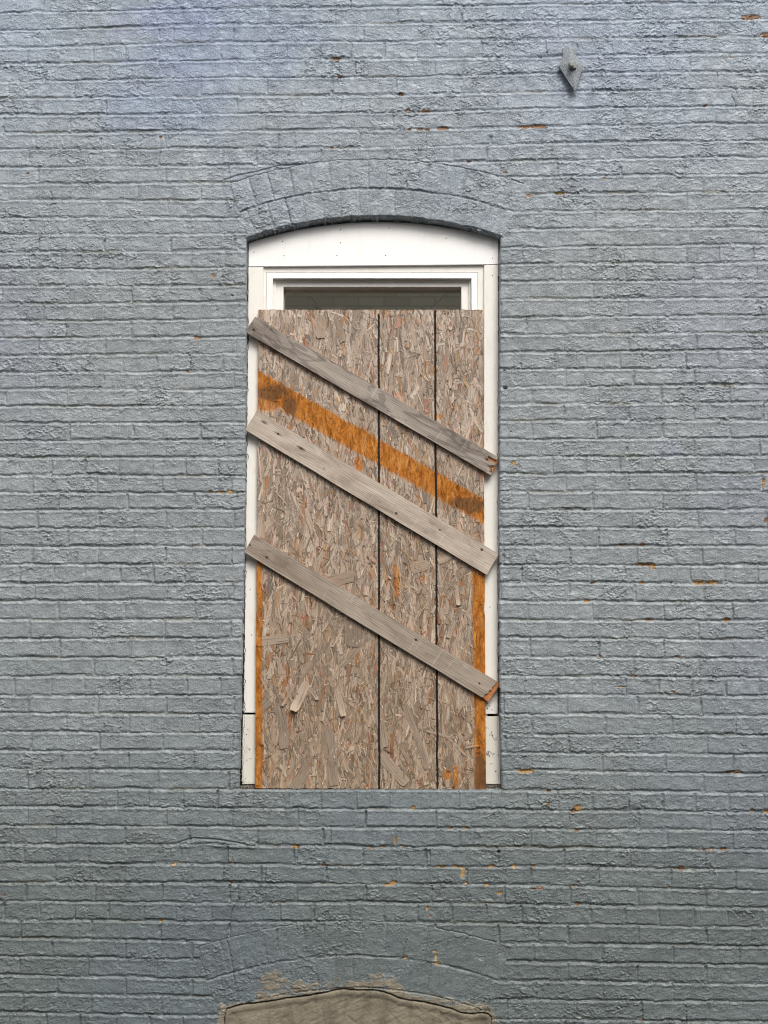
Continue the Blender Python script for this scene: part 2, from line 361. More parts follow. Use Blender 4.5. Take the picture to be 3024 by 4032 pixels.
# --- openings
jl = np.interp(Z, [p[1] for p in JL], [p[0] for p in JL]); jr = np.interp(Z, [p[1] for p in JR], [p[0] for p in JR])
sillz = np.interp(X, [P(939, 3110)[0], P(1975, 3110)[0]], [P(939, 3110)[1], P(1975, 3108)[1]])
en = 0.0035 * (fbm(X / 0.02, Z / 0.02, 101, 3) - 0.5)
soff = UC[2] - np.hypot(X - UC[0], Z - UC[1])
soff = np.where(Z > UC[1], soff, 1.0)
jgap = 0.0022 * (1 - vj) * archm
ins = np.minimum(np.minimum(X - jl, jr - X), np.minimum(Z - sillz, soff)) + en - jgap        # >0 inside the window opening
h = h - 0.0035 * sstep(-0.007, 0.0, ins)                    # worn arris
REV = 0.15
inside = ins > 0
zt = np.interp(X, infx, infz, left=-1, right=-1)
ins2 = np.where((X > infx[0] - 0.004) & (X < infx[-1] + 0.004), zt + 0.0035 - Z, -1)
inside2 = ins2 > 0
h = np.where(inside, -REV, h); h = np.where(inside2, -0.045, h)
# colour ------------------------------------------------------------
def mixc(c, col, m): return c * (1 - m[..., None]) + np.asarray(col, np.float32) * m[..., None]
base = np.array([0.306, 0.336, 0.354], np.float32)
C = np.broadcast_to(base, X.shape + (3,)).copy()
C *= (0.94 + 0.12 * rj[(bid * 17 + 9) % 4096])[..., None]
C *= (0.93 + 0.14 * fbm(X / 0.5, Z / 0.4, 111, 3))[..., None]
C *= ((0.92 + 0.16 * fr) * (1 - 0.20 * edge * rough_here))[..., None].astype(np.float32)
n1 = sstep(0.45, 0.75, fbm(X / 0.7, Z / 0.6, 115, 3)); C = C * (1 + n1[..., None] * np.array([-0.02, -0.01, 0.06], np.float32))
# bluer, lighter colour towards the top
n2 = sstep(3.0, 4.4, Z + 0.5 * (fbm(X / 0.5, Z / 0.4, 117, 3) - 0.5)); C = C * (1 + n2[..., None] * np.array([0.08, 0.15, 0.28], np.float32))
n3 = sstep(2.2, 0.8, Z); C = C * (1 - n3[..., None] * np.array([0.20, 0.16, 0.18], np.float32)); n4 = sstep(1.75, 0.75, Z + 0.3 * (fbm(X / 0.4, Z / 0.3, 119, 3) - 0.5)); C = C * (1 - n4[..., None] * np.array([0.34, 0.32, 0.33], np.float32))  # lower courses darker, faintly greenish: light falloff painted into the wall colour
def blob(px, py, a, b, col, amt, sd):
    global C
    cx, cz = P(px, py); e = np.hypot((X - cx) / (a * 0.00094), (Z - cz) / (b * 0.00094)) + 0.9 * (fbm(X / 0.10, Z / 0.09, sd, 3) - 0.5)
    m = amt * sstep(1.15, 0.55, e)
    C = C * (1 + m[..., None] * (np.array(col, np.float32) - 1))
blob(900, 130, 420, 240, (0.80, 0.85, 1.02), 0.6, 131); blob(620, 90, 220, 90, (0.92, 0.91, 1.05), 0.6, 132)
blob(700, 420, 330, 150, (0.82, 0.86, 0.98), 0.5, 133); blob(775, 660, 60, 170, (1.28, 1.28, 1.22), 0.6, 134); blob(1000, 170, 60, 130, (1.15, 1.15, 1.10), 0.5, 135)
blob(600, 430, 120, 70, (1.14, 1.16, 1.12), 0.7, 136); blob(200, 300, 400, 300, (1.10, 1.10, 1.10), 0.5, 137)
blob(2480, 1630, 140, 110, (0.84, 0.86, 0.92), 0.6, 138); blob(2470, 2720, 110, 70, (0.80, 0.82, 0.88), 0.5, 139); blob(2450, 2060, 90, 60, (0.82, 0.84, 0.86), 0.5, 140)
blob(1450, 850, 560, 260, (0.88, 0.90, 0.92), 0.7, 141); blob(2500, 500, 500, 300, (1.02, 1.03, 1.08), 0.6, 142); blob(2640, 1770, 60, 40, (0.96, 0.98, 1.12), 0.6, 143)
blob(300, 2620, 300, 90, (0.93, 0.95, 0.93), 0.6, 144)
# greenish-ochre stain in a few joints near the arch and the top
gj = sstep(0.62, 0.78, fbm(X / 0.18, Z / 0.03, 151, 3)) * (eB < 0.002) * 0.45
C = mixc(C, (0.17, 0.165, 0.11), gj.astype(np.float32))
# exposed masonry
tb = np.clip(fbm(X / 0.010, Z / 0.010, 161, 2) * 1.6 - 0.3, 0, 1)
brown = np.array(srgb(122, 90, 62)) * (1 - tb[..., None]) + np.array(srgb(150, 116, 88)) * tb[..., None]
bright = np.array(srgb(158, 120, 70)) * (1 - tb[..., None]) + np.array(srgb(190, 156, 106)) * tb[..., None]
dull = np.array(srgb(120, 108, 84)) * (1 - tb[..., None]) + np.array(srgb(160, 138, 100)) * tb[..., None]
bc = np.where((btone < 0.5)[..., None], brown, np.where((btone < 1.5)[..., None], bright, dull))
C = C * (1 - bare[..., None]) + bc * bare[..., None]
# mortar smear round the blocked lower opening
SM = [(150, 1100), (175, 1010), (190, 1000), (318, 985), (325, 950), (340, 890), (370, 880), (400, 862), (430, 885), (455, 915), (500, 905), (540, 912), (590, 920), (640, 905), (655, 872), (668, 905), (740, 920), (770, 890), (800, 872), (830, 857), (850, 885), (875, 878), (890, 905), (920, 930), (1000, 955), (1100, 982), (1150, 998), (1180, 980), (1200, 998), (1260, 1008), (1295, 1030), (1305, 1100)]
smp = [P(*c6(a, b)) for a, b in SM]
zs = np.interp(X + 0.012 * (fbm(X / 0.012, Z / 0.012, 171, 2) - 0.5), [p[0] for p in smp], [p[1] for p in smp], left=-1, right=-1)
smear = sstep(-0.003, 0.004, zs - Z + 0.008 + 0.04 * (fbm(X / 0.02, Z / 0.018, 173, 3) - 0.5))
smear = smear * np.where(fbm(X / 0.05, Z / 0.012, 175, 3) > 0.60, 0.25, 1.0)
sc1 = np.array(srgb(138, 130, 114)) * (0.75 + 0.5 * fbm(X / 0.02, Z / 0.02, 177, 3))[..., None]
C = C * (1 - smear[..., None]) + sc1 * smear[..., None]
h = np.where(~inside & ~inside2, h + smear * (0.0015 + 0.002 * (fbm(X / 0.03, Z / 0.015, 179, 3) - 0.5)), h)
C = mixc(C, (0.05, 0.045, 0.04), (sstep(-0.002, 0.001, ins) * 0.0).astype(np.float32))
# dark unpainted grime on the hidden depth of the reveal
C = np.clip(C, 0.01, 0.9)

keep = ins < 0.014
vi = np.arange(nz * nx, dtype=np.int32).reshape(nz, nx)
fm = keep[:-1, :-1] | keep[1:, :-1] | keep[:-1, 1:] | keep[1:, 1:]
a = vi[:-1, :-1][fm]; b = vi[:-1, 1:][fm]; c = vi[1:, 1:][fm]; d = vi[1:, :-1][fm]
quads = np.stack([a, b, c, d], 1)
used = np.zeros(nz * nx, bool); used[quads.ravel()] = True
remap = np.cumsum(used) - 1; quads = remap[quads].astype(np.int32)
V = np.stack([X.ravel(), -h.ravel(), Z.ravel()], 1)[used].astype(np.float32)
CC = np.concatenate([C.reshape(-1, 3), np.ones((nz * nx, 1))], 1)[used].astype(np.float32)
def grid_mesh(name, V, quads, cols=None, smooth=True, uv=None):
    me = bpy.data.meshes.new(name)
    me.vertices.add(len(V)); me.vertices.foreach_set('co', np.ascontiguousarray(V, np.float32).ravel())
    nf = len(quads); me.loops.add(nf * 4); me.polygons.add(nf)
    me.loops.foreach_set('vertex_index', quads.ravel().astype(np.int32))
    me.polygons.foreach_set('loop_start', np.arange(0, nf * 4, 4, dtype=np.int32))
    me.polygons.foreach_set('use_smooth', np.full(nf, smooth, bool))
    if cols is not None:
        at = me.attributes.new('pcol', 'FLOAT_COLOR', 'POINT'); at.data.foreach_set('color', np.ascontiguousarray(cols, np.float32).ravel())
    if uv is not None:
        l = me.uv_layers.new(name='UVMap'); l.data.foreach_set('uv', np.ascontiguousarray(uv[quads.ravel()], np.float32).ravel())
    me.update(calc_edges=True)
    return me
bld = empty('brick_building', (0, 0, 0), label='blue grey painted brick building with arched window boarded up', cat='building')
wm = NB('peeling_paint', 0.42, 0.50)
at = wm.n('ShaderNodeAttribute', attribute_name='pcol')
oc = wm.co()
wrp = wm.n('ShaderNodeVectorMath', operation='MULTIPLY_ADD'); wm.l(wm.noise(oc, 90, 2, 0.5, 0, True), wrp.inputs[0]); wrp.inputs[1].default_value = (0.008, 0.008, 0.008); wm.l(oc, wrp.inputs[2])
vd = wm.vor(wrp.outputs[0], 165, 'DISTANCE_TO_EDGE'); vc = wm.vor(wrp.outputs[0], 165, 'F1', 'Color')
e1 = wm.sm(vd, 0.0, 0.16); cell = wm.sep(vc)[0]
nf_ = wm.noise(oc, 420, 3, 0.6); nfm = wm.noise(oc, 22, 3, 0.6)
hh = wm.m2('ADD', wm.m2('MULTIPLY', e1, 0.55), wm.m2('ADD', wm.m2('MULTIPLY', cell, 0.6), wm.m2('MULTIPLY', nf_, 0.45)))
hh = wm.m2('MULTIPLY', hh, wm.sm(nfm, 0.30, 0.70))
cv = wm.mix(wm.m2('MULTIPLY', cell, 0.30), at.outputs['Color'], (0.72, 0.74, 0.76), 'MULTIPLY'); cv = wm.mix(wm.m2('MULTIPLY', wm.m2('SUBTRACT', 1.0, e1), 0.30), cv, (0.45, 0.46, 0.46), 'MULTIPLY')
cv = wm.mix(0.22, cv, wm.ramp(wm.noise(oc, 55, 4, 0.65), [(0.25, 0.55), (0.75, 1.0)]), 'MULTIPLY'); cv = wm.mix(0.55, cv, wm.ramp(wm.noise(wm.co(scale=(0.7, 1, 1.15)), 230, 3, 0.75), [(0.32, 0.62), (0.48, 0.98), (0.68, 1.12)]), 'MULTIPLY')
wm.color(cv); wm.bump(hh, 0.0018, 1.0)
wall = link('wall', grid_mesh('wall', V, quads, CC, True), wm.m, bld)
del C, CC, V, quads, f1, f2, c1, c2, cox, coy, Xw, Zw, h

# --- blocked lower opening: lumpy trowelled concrete
n_x, n_z = 340, 230
ux = np.linspace(infx[0] + 0.001, infx[-1] - 0.001, n_x)
ztop = np.interp(ux, infx, infz) + 0.001 + 0.004 * (fbm(ux / 0.01, ux * 0, 201, 2) - 0.5)
tt = np.linspace(0, 1, n_z)[:, None] ** 0.6
IX = np.broadcast_to(ux, (n_z, n_x)); IZ = -0.02 + tt * (ztop[None, :] + 0.02)
sk = IX + 0.8 * IZ
ih = 0.006 * (fbm(IX / 0.10, IZ / 0.07, 203, 3) - 0.5) + 0.0035 * (fbm(sk / 0.05, (IZ - 0.5 * IX) / 0.012, 205, 3) - 0.5) + 0.0016 * (fbm(IX / 0.006, IZ / 0.006, 207, 2) - 0.5)
ed = np.minimum(np.minimum(IX - infx[0], infx[-1] - IX), ztop[None, :] - IZ)
gouge = sstep(0.66, 0.80, fbm((IX * 0.8 + IZ * 0.9) / 0.03, (IX * 0.5 - IZ * 1.1) / 0.12, 209, 2))
ih = ih - 0.0012 * gouge - 0.020 * sstep(0.0045, 0.0, ed) + 0.005 * sstep(0.030, 0.010, ed)
IV = np.stack([IX.ravel(), (-0.001 - ih).ravel(), IZ.ravel()], 1)
ic = np.array(srgb(134, 126, 110)) * (0.66 + 0.72 * fbm(IX / 0.07, IZ / 0.05, 211, 4))[..., None]
ic = ic * (1 - 0.22 * sstep(0.5, 0.7, fbm(IX / 0.03, IZ / 0.1, 213, 3)))[..., None]
ic = np.concatenate([ic.reshape(-1, 3), np.ones((n_x * n_z, 1))], 1)
g = np.arange(n_x * n_z).reshape(n_z, n_x)
iq = np.stack([g[:-1, :-1].ravel(), g[:-1, 1:].ravel(), g[1:, 1:].ravel(), g[1:, :-1].ravel()], 1)
cm = NB('rough_concrete', 0.85, 0.2); at = cm.n('ShaderNodeAttribute', attribute_name='pcol'); oc = cm.co()
cm.color(cm.mix(0.5, at.outputs['Color'], cm.ramp(cm.noise(oc, 160, 4, 0.7), [(0.3, 0.6), (0.7, 1.0)]), 'MULTIPLY')); cm.bump(cm.noise(oc, 300, 4, 0.7), 0.0015)
o = link('concrete_infill', grid_mesh('concrete_infill', IV, iq, ic), cm.m, bld)
o['label'] = 'rough brown concrete filling the arched opening at the bottom'

# --- rest of the building body
pm = NB('plain_masonry', 0.8); oc = pm.co(); pm.color(pm.ramp(pm.noise(oc, 6, 5), [(0.3, (0.22, 0.245, 0.26)), (0.7, (0.28, 0.30, 0.315))])); pm.bump(pm.noise(oc, 60, 4), 0.004)
bm = bmesh.new()
box(bm, -5.02, -4.94, 0.0, 6.0, 0, 7.14); box(bm, 4.92, 5.02, 0.0, 6.0, 0, 7.14); box(bm, -4.94, 4.92, 5.9, 6.0, 0, 7.14)
bm_link('side_walls', bm, pm.m, bld)
bm = bmesh.new(); box(bm, -5.1, 5.1, -0.06, 6.1, 7.14, 7.26, 0.01); bm_link('parapet', bm, pm.m, bld)
# dark room behind the window
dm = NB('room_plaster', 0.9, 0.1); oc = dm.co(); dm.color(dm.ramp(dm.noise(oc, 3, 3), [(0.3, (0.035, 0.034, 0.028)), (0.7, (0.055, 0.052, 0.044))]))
rx0, rx1 = P(939, 3110)[0] + 0.006, P(1969, 934)[0] - 0.004; rz0, rz1 = P(1500, 3110)[1] + 0.006, P(1475, 853)[1] + 0.02
bm = bmesh.new()
vv = [bm.verts.new(p) for p in [(rx0, 0.152, rz0), (rx1, 0.152, rz0), (rx1, 0.152, rz1), (rx0, 0.152, rz1), (rx0 - 1, 3, rz0 - 0.8), (rx1 + 1, 3, rz0 - 0.8), (rx1 + 1, 3, rz1 + .5), (rx0 - 1, 3, rz1 + .5)]]
for f in ((0, 1, 5, 4), (1, 2, 6, 5), (2, 3, 7, 6), (3, 0, 4, 7), (4, 5, 6, 7)): bm.faces.new([vv[i] for i in f])
bm_link('interior_room', bm, dm.m, bld)

# ==================================================================  WINDOW
win = empty('window', (0, 0, 0), bld); win['label'] = 'white arched timber window half hidden behind the boards'
def white(name, tint=(0.80, 0.775, 0.74), dirt=0.35, chips=0.0, seed=0.0, scale=1.0):
    m = NB(name, 0.42, 0.45); oc = m.co(loc=(seed, seed * 0.7, seed * 0.3))
    streak = m.noise(m.co(scale=(1, 1, 0.25), loc=(seed, 0, 0)), 26, 5, 0.65)
    fine = m.noise(oc, 140, 4, 0.7)
    dcol = m.mix(m.m2('MULTIPLY', m.sm(streak, 0.52, 0.80), dirt), tint, tuple(c * k for c, k in zip(tint, (0.62, 0.55, 0.45))))
    dcol = m.mix(m.m2('MULTIPLY', m.sm(fine, 0.55, 0.9), 0.12), dcol, (0.45, 0.42, 0.38))
    if chips:
        cf = m.noise(oc, 95 * scale, 6, 0.75, 0.6)
        dcol = m.mix(m.sm(cf, 0.76 - chips, 0.80 - chips), dcol, (0.06, 0.05, 0.04))
    m.color(dcol); m.bump(m.m2('ADD', m.noise(oc, 35, 4, 0.6), m.m2('MULTIPLY', fine, 0.3)), 0.0008, 0.7)
    return m.m
M_head = white('white_paint_head', (0.86, 0.85, 0.84), 0.16, 0, 1.3); M_case = white('white_paint_casing', (0.77, 0.75, 0.70), 0.40, 0, 4.1)
M_plinth = white('worn_paint_plinth', (0.66, 0.64, 0.57), 0.7, 0.16, 7.7, 0.35); M_in = white('white_paint_frame', (0.76, 0.735, 0.69), 0.45, 0.0, 2.2)
M_dark = NB('dark_metal', 0.6, 0.4); M_dark.color((0.018, 0.015, 0.013)); M_dark.bump(M_dark.noise(M_dark.co(), 900, 2), 0.0004); M_dark = M_dark.m
M_vinyl = white('sash_paint', (0.78, 0.765, 0.73), 0.25, 0, 9.2)
c1 = lambda x, y: (850 + x / 1.276, 750 + y / 1.276)
def PP(lst, d): return [P(x, y, d) for x, y in lst]
dH = 0.046
# arched head: follows the soffit with a thin gap
cx, cz, R = circ(P(979, 957, dH), P(1477, 874.5, dH), P(1962, 943, dH))
xl, xr = P(979, 957, dH)[0], P(1962, 943, dH)[0]
arc = []
for i in range(41):
    x = xr + (xl - xr) * i / 40; arc.append((x, cz + math.sqrt(R * R - (x - cx) ** 2)))
bm = bmesh.new(); prism(bm, [P(978.5, 1049, dH), P(1962.5, 1040.5, dH)] + arc, dH, 0.125, 0.0012)
for x, y in [(335, 257), (627, 195), (627, 263), (870, 190), (608, 326), (342, 328), (853, 327), (1157, 240), (191, 310), (1390, 340)]:
    q_ = P(*c1(x, y), dH); disc(bm, q_[0], q_[1], dH, 0.0022, 0.0004, 8, 1)
bm_link('arched_head', bm, [M_head, M_dark], win)
# side casings
for nm, pl, dots in (('casing', [(978, 1052), (1037, 1051.5), (1034, 2806), (959, 2806)], [(1037, 2310), (985, 2320), (990, 2500)]), ('casing', [(1906, 1044), (1962.5, 1043), (1963, 1800), (1961, 2811), (1905, 2811)], [(1929, 2390), (1940, 1085), (1927, 2780), (1920, 2790), (1937, 2795), (1918, 2770)])):
    bm = bmesh.new(); prism(bm, list(reversed(PP(pl, dH + 0.0015))), dH + 0.0015, 0.125, 0.0018)
    for x, y in dots:
        q_ = P(x, y, dH); disc(bm, q_[0], q_[1], dH + 0.0015, 0.002, 0.0004, 8, 1)
    bm_link(nm, bm, [M_case, M_dark], win)
for pl in ([(956, 2814), (1030, 2814), (1028, 3088), (953, 3088)], [(1906, 2821), (1966, 2821), (1971, 3088), (1908, 3088)]):
    bm = bmesh.new(); prism(bm, list(reversed(PP(pl, dH))), dH, 0.125, 0.0025)
    o = bm_link('plinth_block', bm, M_plinth, win); o['label'] = 'chipped and dirty lower end block of the white casing'
bm = bmesh.new(); prism(bm, [P(944, 3114, 0.0425), P(1974, 3114, 0.0425), P(1973, 3092, 0.0425), P(947, 3092, 0.0425)], 0.0425, 0.14, 0.001)
sbm = NB('dirty_subsill', 0.9, 0.1); oc = sbm.co(); sbm.color(sbm.ramp(sbm.noise(oc, 160, 5, 0.75), [(0.35, (0.03, 0.025, 0.02)), (0.55, (0.12, 0.105, 0.085)), (0.68, (0.5, 0.48, 0.44))])); sbm.bump(sbm.noise(oc, 200, 4), 0.004)
bm_link('subsill', bm, sbm.m, win)
# nested frames
def ringmesh(name, outer, inner, df, db, mat, bev=0.001, dslope=0.0):
    """outer/inner: px (x0,y0,x1,y1) measured on their own plane df"""
    ox0, oz1 = P(outer[0], outer[1], df); ox1, oz0 = P(outer[2], outer[3], df)
    ix0, iz1 = P(inner[0], inner[1], df); ix1, iz0 = P(inner[2], inner[3], df)
    bm = bmesh.new()
    O = [(ox0, oz0), (ox1, oz0), (ox1, oz1), (ox0, oz1)]; N_ = [(ix0, iz0), (ix1, iz0), (ix1, iz1), (ix0, iz1)]
    vo = [bm.verts.new((x, df + dslope, z)) for x, z in O]; vi_ = [bm.verts.new((x, df, z)) for x, z in N_]
    wo_ = [bm.verts.new((x, db, z)) for x, z in O]; wi = [bm.verts.new((x, db, z)) for x, z in N_]
    for i in range(4):
        j = (i + 1) % 4
        bm.faces.new((vo[i], vo[j], vi_[j], vi_[i])); bm.faces.new((wi[i], wi[j], wo_[j], wo_[i]))
        bm.faces.new((vo[i], wo_[i], wo_[j], vo[j])); bm.faces.new((vi_[i], vi_[j], wi[j], wi[i]))
    es = [e for e in bm.edges if e.verts[0] in vo + vi_ and e.verts[1] in vo + vi_]
    if bev: bmesh.ops.bevel(bm, geom=es, offset=bev, segments=2, profile=0.6, affect='EDGES')
    return bm_link(name, bm, mat, win)
def rc(x0, y0, x1): a = c1(x0, y0); b = c1(x1, 0); return (a[0], a[1], b[0], 3096)
ringmesh('jamb_liner', rc(222, 362, 1366), rc(254, 411, 1331), 0.0580, 0.149, M_in, 0.0008)
ringmesh('moulding', rc(254.6, 411.6, 1330.4), rc(287, 441, 1299), 0.0515, 0.148, M_head, 0.0012, 0.004)
ringmesh('stop_bead', rc(286, 440, 1300), rc(303, 459, 1285), 0.0720, 0.147, M_in, 0.0008)
ringmesh('sash', rc(302.4, 458.4, 1285.6), rc(340, 484, 1246), 0.0770, 0.146, M_vinyl, 0.0015)
g0 = P(*c1(334, 478), 0.13); g1_ = P(c1(1252, 0)[0], 3096, 0.13)
bm = bmesh.new(); box(bm, g0[0], g1_[0], 0.130, 0.134, g1_[1], g0[1])
def crackline(pts, wd):
    q_ = [P(*c1(x, y), 0.129) for x, y in pts]
    for (xa, za), (xb, zb) in zip(q_[:-1], q_[1:]):
        L = math.hypot(xb - xa, zb - za); nx_, nz_ = -(zb - za) / L * wd, (xb - xa) / L * wd
        prism(bm, [(xa - nx_, za - nz_), (xb - nx_, zb - nz_), (xb + nx_, zb + nz_), (xa + nx_, za + nz_)], 0.1293, 0.1299, 0, 1)
crackline([(1165, 508), (1130, 545), (1080, 592), (1062, 605)], 0.0005); crackline([(508, 575), (490, 548), (468, 532)], 0.0004); crackline([(470, 515), (452, 503), (425, 497)], 0.0004)
for pl in [[(500, 604), (506, 578), (516, 604)], [(1035, 604), (1050, 594), (1070, 604)]]:
    prism(bm, [P(*c1(x, y), 0.129) for x, y in pl], 0.1288, 0.1299, 0, 1)
gm = bpy.data.materials.new('window_glass'); gm.use_nodes = True; t = gm.node_tree; t.nodes.clear()
go = t.nodes.new('ShaderNodeOutputMaterial'); mx = t.nodes.new('ShaderNodeMixShader'); gl = t.nodes.new('ShaderNodeBsdfGlossy'); tr = t.nodes.new('ShaderNodeBsdfTransparent')
gl.inputs['Roughness'].default_value = 0.004; gl.inputs['Color'].default_value = (1.0, 0.98, 0.92, 1); tr.inputs['Color'].default_value = (0.58, 0.56, 0.50, 1); mx.inputs[0].default_value = 0.62
t.links.new(tr.outputs[0], mx.inputs[1]); t.links.new(gl.outputs[0], mx.inputs[2]); t.links.new(mx.outputs[0], go.inputs['Surface'])
bm_link('pane', bm, [gm, M_dark], win)
# ragged old sealant in the gap beside the casings
sm_ = NB('old_sealant', 0.8, 0.2); oc = sm_.co(); sm_.color(sm_.ramp(sm_.noise(oc, 130, 5, 0.75), [(0.40, (0.012, 0.011, 0.010)), (0.56, (0.04, 0.036, 0.032)), (0.60, (0.45, 0.44, 0.42)), (0.7, (0.6, 0.58, 0.55))])); sm_.bump(sm_.noise(oc, 300, 4), 0.002)
for side in (0, 1):
    bm = bmesh.new(); pts_i = []; pts_o = []
    n = 260
    for i in range(n + 1):
        y = 1085 + (3080 - 1085) * i / n
        rw = random.random() if i % 4 == 0 or i == 0 else rw * 0.6 + 0.4 * random.random()
        if side == 0:
            ex = np.interp(y, [1050, 2800, 3090], [978, 959, 953]); wd_ = (1.5 if y < 1250 else (8.0 if y < 2750 else 12)) * rw ** 2.2 + 0.6 + random.random(); bk = ex - 9
            pts_i.append((ex + wd_, y)); pts_o.append((bk, y))
        else:
            ex = np.interp(y, [1050, 1800, 2811, 3090], [1962.5, 1963, 1961, 1971]); wd_ = (1.5 if y < 1500 else (7.0 if y < 2750 else 12)) * rw ** 2.2 + 0.6 + random.random(); bk = ex + 5
            pts_i.append((ex - wd_, y)); pts_o.append((bk, y))
    ds = 0.0448
    for i in range(n):
        q4 = [P(*pts_i[i], ds), P(*pts_i[i + 1], ds), P(*pts_o[i + 1], ds), P(*pts_o[i], ds)]
        if side == 1: q4 = q4[::-1]
        yy = [ds + random.uniform(0, .0008), ds + random.uniform(0, .0008), ds + 0.012, ds + 0.012]
        if side == 1: yy = yy[::-1]
        bm.faces.new([bm.verts.new((x, y_, z)) for (x, z), y_ in zip(q4, yy)])
    bmesh.ops.remove_doubles(bm, verts=bm.verts, dist=1e-6)
    bm_link('sealant_strip', bm, sm_.m, win)

# ==================================================================  STRAND BOARD
dB = 0.0315                                     # front of the board; 14 mm thick, against the casing
bTL, bTR, bBL, bBR = P(1018, 1220, dB), P(1901, 1219, dB), P(1004.5, 3104, dB), P(1913.5, 3107, dB)
BX, BZ = bBL[0], bBL[1]
def board_uv(u, v):            # u 0..1 left-right, v 0..1 bottom-top, bilinear on the real outline
    x = (1 - v) * ((1 - u) * bBL[0] + u * bBR[0]) + v * ((1 - u) * bTL[0] + u * bTR[0])
    z = (1 - v) * ((1 - u) * bBL[1] + u * bBR[1]) + v * ((1 - u) * bTL[1] + u * bTR[1])
    return x, z
BW = bBR[0] - bBL[0]; BH = bTL[1] - bBL[1]
def board_x_at(px, py): return P(px, py, dB)
verts = []; faces = []; cols = []; uvs = []
pal = [(srgb(196, 181, 168), 3), (srgb(184, 166, 150), 4), (srgb(206, 184, 170), 2.2), (srgb(166, 150, 136), 3), (srgb(150, 137, 126), 2), (srgb(186, 154, 124), 1.0), (srgb(176, 132, 98), 0.4), (srgb(212, 198, 184), 1.4), (srgb(172, 130, 112), 0.35)]
pw = np.array([p[1] for p in pal]); pw = pw / pw.sum(); pc = np.array([p[0] for p in pal])
def strand(cx, cz, ang, L, Wd, y0, tilt, curl, tw, colr, nseg=5, tipend=0.0, taper=None):
    """a thin flake of wood lying at (cx,cz), long axis at ang from vertical"""
    ca, sa = math.cos(ang), math.sin(ang)
    b0 = len(verts); off_u = random.uniform(0, 50)
    t0 = random.uniform(0.25, 1.0) if taper is None else taper; t1 = random.uniform(0.25, 1.0)
    bend = random.gauss(0, 0.06) * L
    jag = [random.uniform(-0.5, 0.5) * Wd for _ in range(4)]
    for i in range(nseg + 1):
        s = i / nseg - 0.5
        wd = Wd * (1 if abs(s) < 0.49 else (t0 if s < 0 else t1))
        for kx in (-0.5, 0, 0.5):
            l = s * L + (jag[0 if kx < 0 else 1] if i == 0 else (jag[2 if kx < 0 else 3] if i == nseg else 0)) * 0.5
            q_ = kx * wd + bend * (s * s - 0.08)
            x = cx + l * sa + q_ * ca; z = cz + l * ca - q_ * sa
            y = y0 - tilt * s * 2 - curl * (abs(s) * 2) ** 3 - tw * kx * s * 2 - (0.00025 if kx == 0 else 0)
            if tipend and kx: x += 0
            if tipend and s < -0.1: y -= tipend * ((-s - 0.1) / 0.4) ** 2.2
            v_ = (z - bBL[1]) / BH
            x0_ = bBL[0] + (bTL[0] - bBL[0]) * v_; x1_ = bBR[0] + (bTR[0] - bBR[0]) * v_
            e_ = random.uniform(-0.0012, 0.0007)
            x = min(max(x, x0_ - e_), x1_ + e_); z = min(max(z, bBL[1] + (bBR[1] - bBL[1]) * (x - bBL[0]) / BW - e_), bTL[1] + e_)
            verts.append((x, y, z)); cols.append((*colr, 1)); uvs.append((off_u + l, off_u * 3.7 + kx * Wd))
    for i in range(nseg):
        for j in (0, 1):
            a_ = b0 + i * 3 + j; faces.append((a_, a_ + 1, a_ + 4, a_ + 3))
for layer, (cnt, ysurf) in enumerate(((2600, 0.0), (2600, -0.0005), (2400, -0.0012), (1500, -0.0022))):
    for i in range(cnt):
        u = random.random(); v = random.random(); x, z = board_uv(u, v)
        r = random.random()
        if r < 0.62: ang = random.gauss(0.0, 0.26); L = random.uniform(0.05, 0.15); Wd = min(0.030, random.lognormvariate(-4.55, 0.5))
        elif r < 0.86: ang = random.uniform(-1.57, 1.57); L = random.uniform(0.02, 0.07); Wd = random.uniform(0.002, 0.010)
        else: ang = random.uniform(-0.9, 0.9); L = random.uniform(0.03, 0.09); Wd = random.uniform(0.0008, 0.003)
        if layer == 3: L *= 0.7; Wd *= 0.5
        k_ = rng.choice(len(pal), p=pw); c_ = pc[k_] * random.uniform(0.80, 1.10)
        # paler and pinker near the top, browner and darker low down
        wv = 1 - v; c_ = c_ * np.array([0.86 - 0.17 * wv, 0.87 - 0.22 * wv, 0.87 - 0.30 * wv])
        strand(x, z, ang, L, Wd, dB + ysurf - random.uniform(0, 0.0014), random.gauss(0, 0.0010), max(0, random.gauss(0.0003, 0.0006)), random.gauss(0, 0.0011), c_, 4 if L > 0.03 else 2)
